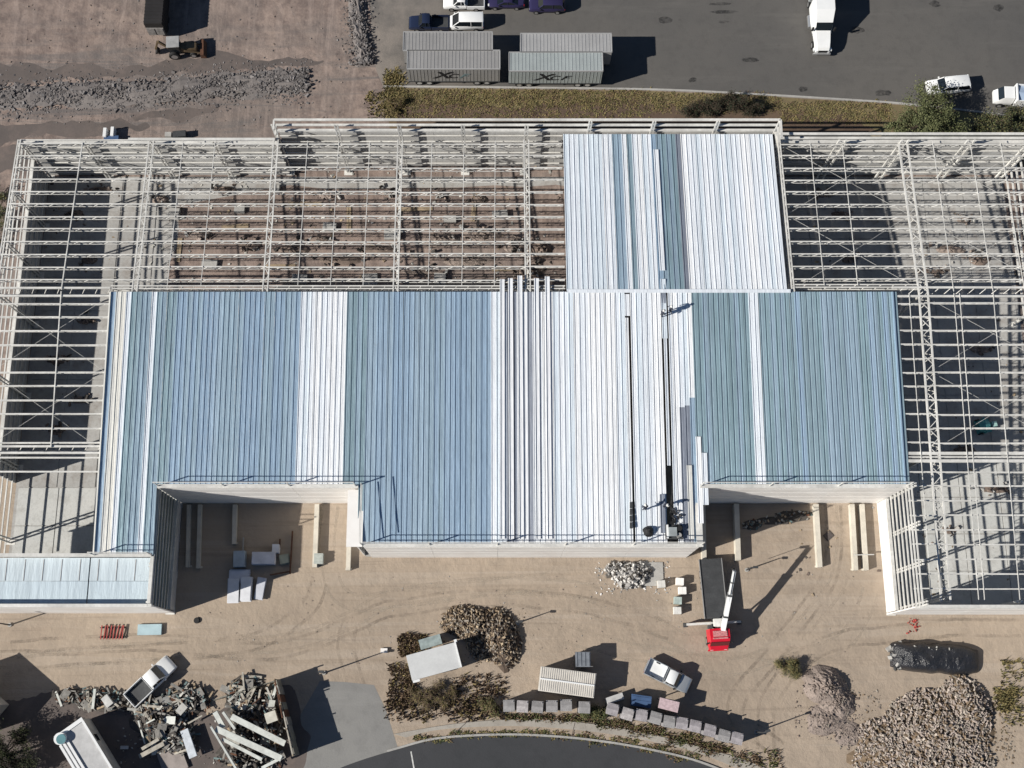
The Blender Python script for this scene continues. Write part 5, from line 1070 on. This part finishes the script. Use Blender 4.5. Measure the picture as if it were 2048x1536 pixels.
person(on_roof(1322, 632), 20, dk, hh, 'person in dark clothes and white helmet at the ridge, left one'); person(on_roof(1340, 623), 190, dk, hh, 'person in dark clothes and white helmet at the ridge, right one')
person(on_roof(1288, 1020), 100, dk, hh, 'person in dark clothes bending above the round black sack', 1); person(on_roof(1328, 1012), -60, dk, hh, 'person in dark clothes beside the slot near the roof clutter', 1)

# ---------------------------------------------------------------- lamp posts and small posts
def lamp(u, v, h, label, arm=.9, rot=0):
    p = at(u, v); o = empty('lamp_post', p, R(rot), label, 'lamp post'); mb = MB(); mb.tube((0, 0, 0), (0, 0, h), .09, .05); mb.build('pole', steel_dark, o); MB().cyl((0, 0, 0), .22, .15, 'z', 12).build('base', concrete, o)
    MB().tube((0, 0, h - .05), (arm, 0, h + .1), .04, .04).build('arm', steel_dark, o); MB().box(arm - .1, arm + .45, -.13, .13, h + .02, h + .16).build('lamp_head', steel_dark, o, bevel=.03)
lamp(1512, 1464, 3.6, 'thin lamp post on the dirt left of the earth heap', .3, 20); lamp(1035, 1246, 2.4, 'short post on the dirt right of the firewood heap', .1); lamp(648, 1346, 4.6, 'thin post at the north corner of the roofless pen', .2); lamp(1493, 1140, 2.6, 'thin post on the dirt right of the crane truck', .25); pass
lamp(20, 1250, 4.5, 'thin post in front of the west wing', .2)

# ---------------------------------------------------------------- trees and shrubs
def tree(name, u, v, h, crown, label, cat, mats, nleaf=5000, size=.30, trunk=.18, bark=None, thin=.22):
    size *= .72; nleaf = int(nleaf * 1.7)
    p = at(u, v); o = empty(name, p, 0, label, cat); bark = bark or mat('bark', (.09, .066, .05)); mb = MB()
    mb.tube((0, 0, 0), (.1, .05, h * .55), trunk, trunk * .6, 9)
    cl = []
    for (cx, cy, cz, r) in crown:
        mb.tube((.1, .05, h * .45), (cx, cy, cz), trunk * .5, .03, 6)
        for _ in range(max(4, int(r * 9))):
            d = Vector((random.gauss(0, 1), random.gauss(0, 1), random.gauss(0, .7))); d = d.normalized() * r * random.random() ** .5
            cl.append((Vector((cx, cy, cz)) + d, random.uniform(.3, .62) * min(1.4, r ** .5)))
    for c, r in cl[::3]: mb.tube((.1, .05, h * .5), c, .05, .015, 5)
    mb.build('trunk', bark, o)
    vs, fs, ms = [], [], []
    for k in range(nleaf):
        c, r = random.choice(cl); d = Vector((random.gauss(0, 1), random.gauss(0, 1), random.gauss(0, .8))); q = c + d * r * .55
        n1 = Vector((random.gauss(0, 1), random.gauss(0, 1), random.gauss(0, 1))).normalized(); n2 = n1.orthogonal().normalized(); s = size * random.uniform(.5, 1.2)
        i = len(vs); vs += [q - n1 * s * .5, q + n2 * s * thin, q + n1 * s * .5, q - n2 * s * thin]; fs.append((i, i + 1, i + 2, i + 3)); ms.append(random.randrange(len(mats)))
    me = bpy.data.meshes.new('crown'); me.from_pydata([tuple(a) for a in vs], [], fs)
    for m in mats: me.materials.append(m)
    me.polygons.foreach_set('material_index', ms); tag(link('crown', me, o))
    return o
G = [leafy, leaf_d, leafy, leaf_l, leaf_l]; DK = [leaf_d, mat('deep green', (.02, .03, .012), .8, 0, .3), mat('dark twig', (.04, .032, .022), .9)]
tree('leafy_tree', 1843, 265, 6, [(0, 0, 4.2, 2.2), (-2.4, .4, 3.4, 1.9), (1.8, .9, 3.6, 1.9), (-.3, 2.4, 3.9, 1.8), (-3.8, -1.2, 2.6, 1.4), (2.6, -1.4, 2.8, 1.5), (-.8, -1.6, 3.4, 1.8)], 'leafy green tree beside the white SUV at the lot edge', 'tree', G, 11000, .34)
tree('leafy_tree', 1975, 262, 4, [(0, 0, 2.4, 1.6), (2.2, .5, 2.2, 1.6), (4.2, -.2, 2.4, 1.8), (-1.6, .3, 1.8, 1.1)], 'dark low tree right of the leafy green tree behind the frame', 'tree', DK + [leafy, olive], 6000, .32)
tree('dark_shrub', 1440, 226, 2.2, [(0, 0, 1.3, 1.3), (-2.2, .1, 1.0, 1.1), (2.0, .4, 1.2, 1.3), (3.6, .2, 1.0, 1.0), (-3.9, -.1, .8, .9), (1.0, 1.4, 1.0, 1.0)], 'dark brown shrub spreading over the verge kerb', 'shrub', [DK[1], DK[2], mat('dead leaf', (.06, .042, .028), .9)], 7000, .26, .08)
tree('dark_tree', 22, 1510, 5, [(0, 0, 3.2, 2.0), (-1.8, 1.4, 3.0, 1.8), (2.0, -.6, 2.6, 1.6), (-1, -2, 3.0, 1.9), (1.6, 1.5, 2.2, 1.2)], 'dark green tree in the bottom left corner', 'tree', DK + [leafy], 9000, .32)
tree('dry_shrub', 1578, 1336, 1.0, [(0, 0, .6, .75), (-.8, .3, .5, .55), (.5, -.6, .5, .55), (.3, .5, .5, .5)], 'straw green shrub at the tip of the earth heap', 'shrub', [olive, straw, leaf_d], 1500, .6, .05, None, .05)
tree('dry_shrub', 795, 215, 1.4, [(0, 0, .8, .8), (-1.0, .4, .6, .7), (.6, .8, .6, .6), (-.4, -.7, .6, .6)], 'tangled dry shrub at the corner of the asphalt lot', 'shrub', [straw, brown, olive, straw], 700, .6, .04, None, .05)
tree('dry_shrub', 828, 1392, 1.1, [(0, 0, .6, .8), (.9, -.2, .6, .7), (1.9, .1, .6, .8), (3.0, -.3, .6, .8), (1.4, -1.1, .5, .7), (3.9, .3, .5, .7), (2.6, .9, .5, .6)], 'brown tangled shrubs on the slope below the pale roofed shed', 'shrub', [brown, straw, mat('dead leaf', (.06, .042, .028)), mat('dead twigs', (.14, .10, .075)), olive], 2300, .6, .05, None, .05)
tree('grey_shrub', 2, 430, 1.6, [(0, 0, 1.0, 1.0), (.2, -2.2, 1.0, 1.0), (-.2, 2.2, .9, .9), (-.2, -4.4, 1, 1)], 'grey green shrubs outside the west wall', 'shrub', [mat('grey green leaf', (.15, .16, .11), .9), leaf_l, olive], 3200, .3, .06)
tree('green_shrub', 1188, 1425, 1.2, [(0, 0, .7, .7), (-.9, -.1, .6, .6), (.9, -.2, .6, .6)], 'green shrub between the two runs of grey cabins', 'shrub', [leafy, olive, leaf_d], 1500, .26, .05)
tree('green_shrub', 982, 1405, 1.2, [(0, 0, .7, .7), (-.9, -.3, .6, .6), (.2, -.9, .6, .5)], 'olive shrub left of the first straight row cabin', 'shrub', [leafy, olive, brown], 1500, .26, .05)

def litter(name, n, rect, s0, s1, mats, label, cat):
    mb = MB(); scatter(mb, n, lambda: at(random.uniform(rect[0], rect[2]), random.uniform(rect[1], rect[3]), .03), s0, s1, .6, len(mats), .4); tag(mb.build(name, mats), label, cat, kind='stuff')
litter('yard_clods', 260, (360, 1150, 1740, 1330), .015, .07, [earth, earth, concrete], 'small clods and chips scattered over the sandy yard', 'clods')
litter('plot_stones', 260, (-10, 0, 740, 262), .02, .12, [earth, mat('pale stone', (.215, .20, .195)), earth2], 'stones scattered over the rough plot beyond the steel frame', 'stones')
litter('floor_litter', 520, (60, 320, 1120, 575), .04, .22, [earth2, concrete, scrapm[0], timber, scrapm[2]], 'litter scattered on the floor under the north bays', 'litter')
litter('slab_litter', 260, (1580, 330, 2048, 1190), .04, .22, [earth2, concrete, scrapm[0], timber], 'litter scattered on the slab under the eastern frame', 'litter')

for rect, mts, nm in (((1680, 1380, 1760, 1500), [wood[3], wood[1], earth], 'left of the huge firewood heap'), ((1980, 1400, 2030, 1530), [wood[3], wood[1]], 'right of the huge firewood heap'), ((1590, 1380, 1720, 1480), [earth, earth2], 'round the earth heap'), ((880, 1215, 1050, 1340), [wood[1], wood[0], wood[2]], 'round the curved firewood heap'), ((1190, 1120, 1340, 1190), [concrete, cream], 'round the white rubble heap'), ((230, 1380, 440, 1530), [scrapm[1], timber, scrapm[2], scrapm[0]], 'round the mixed scrap heap')):
    litter('stray_chips', 170, rect, .03, .12, mts, 'stray chips on the dirt ' + nm, 'chips')
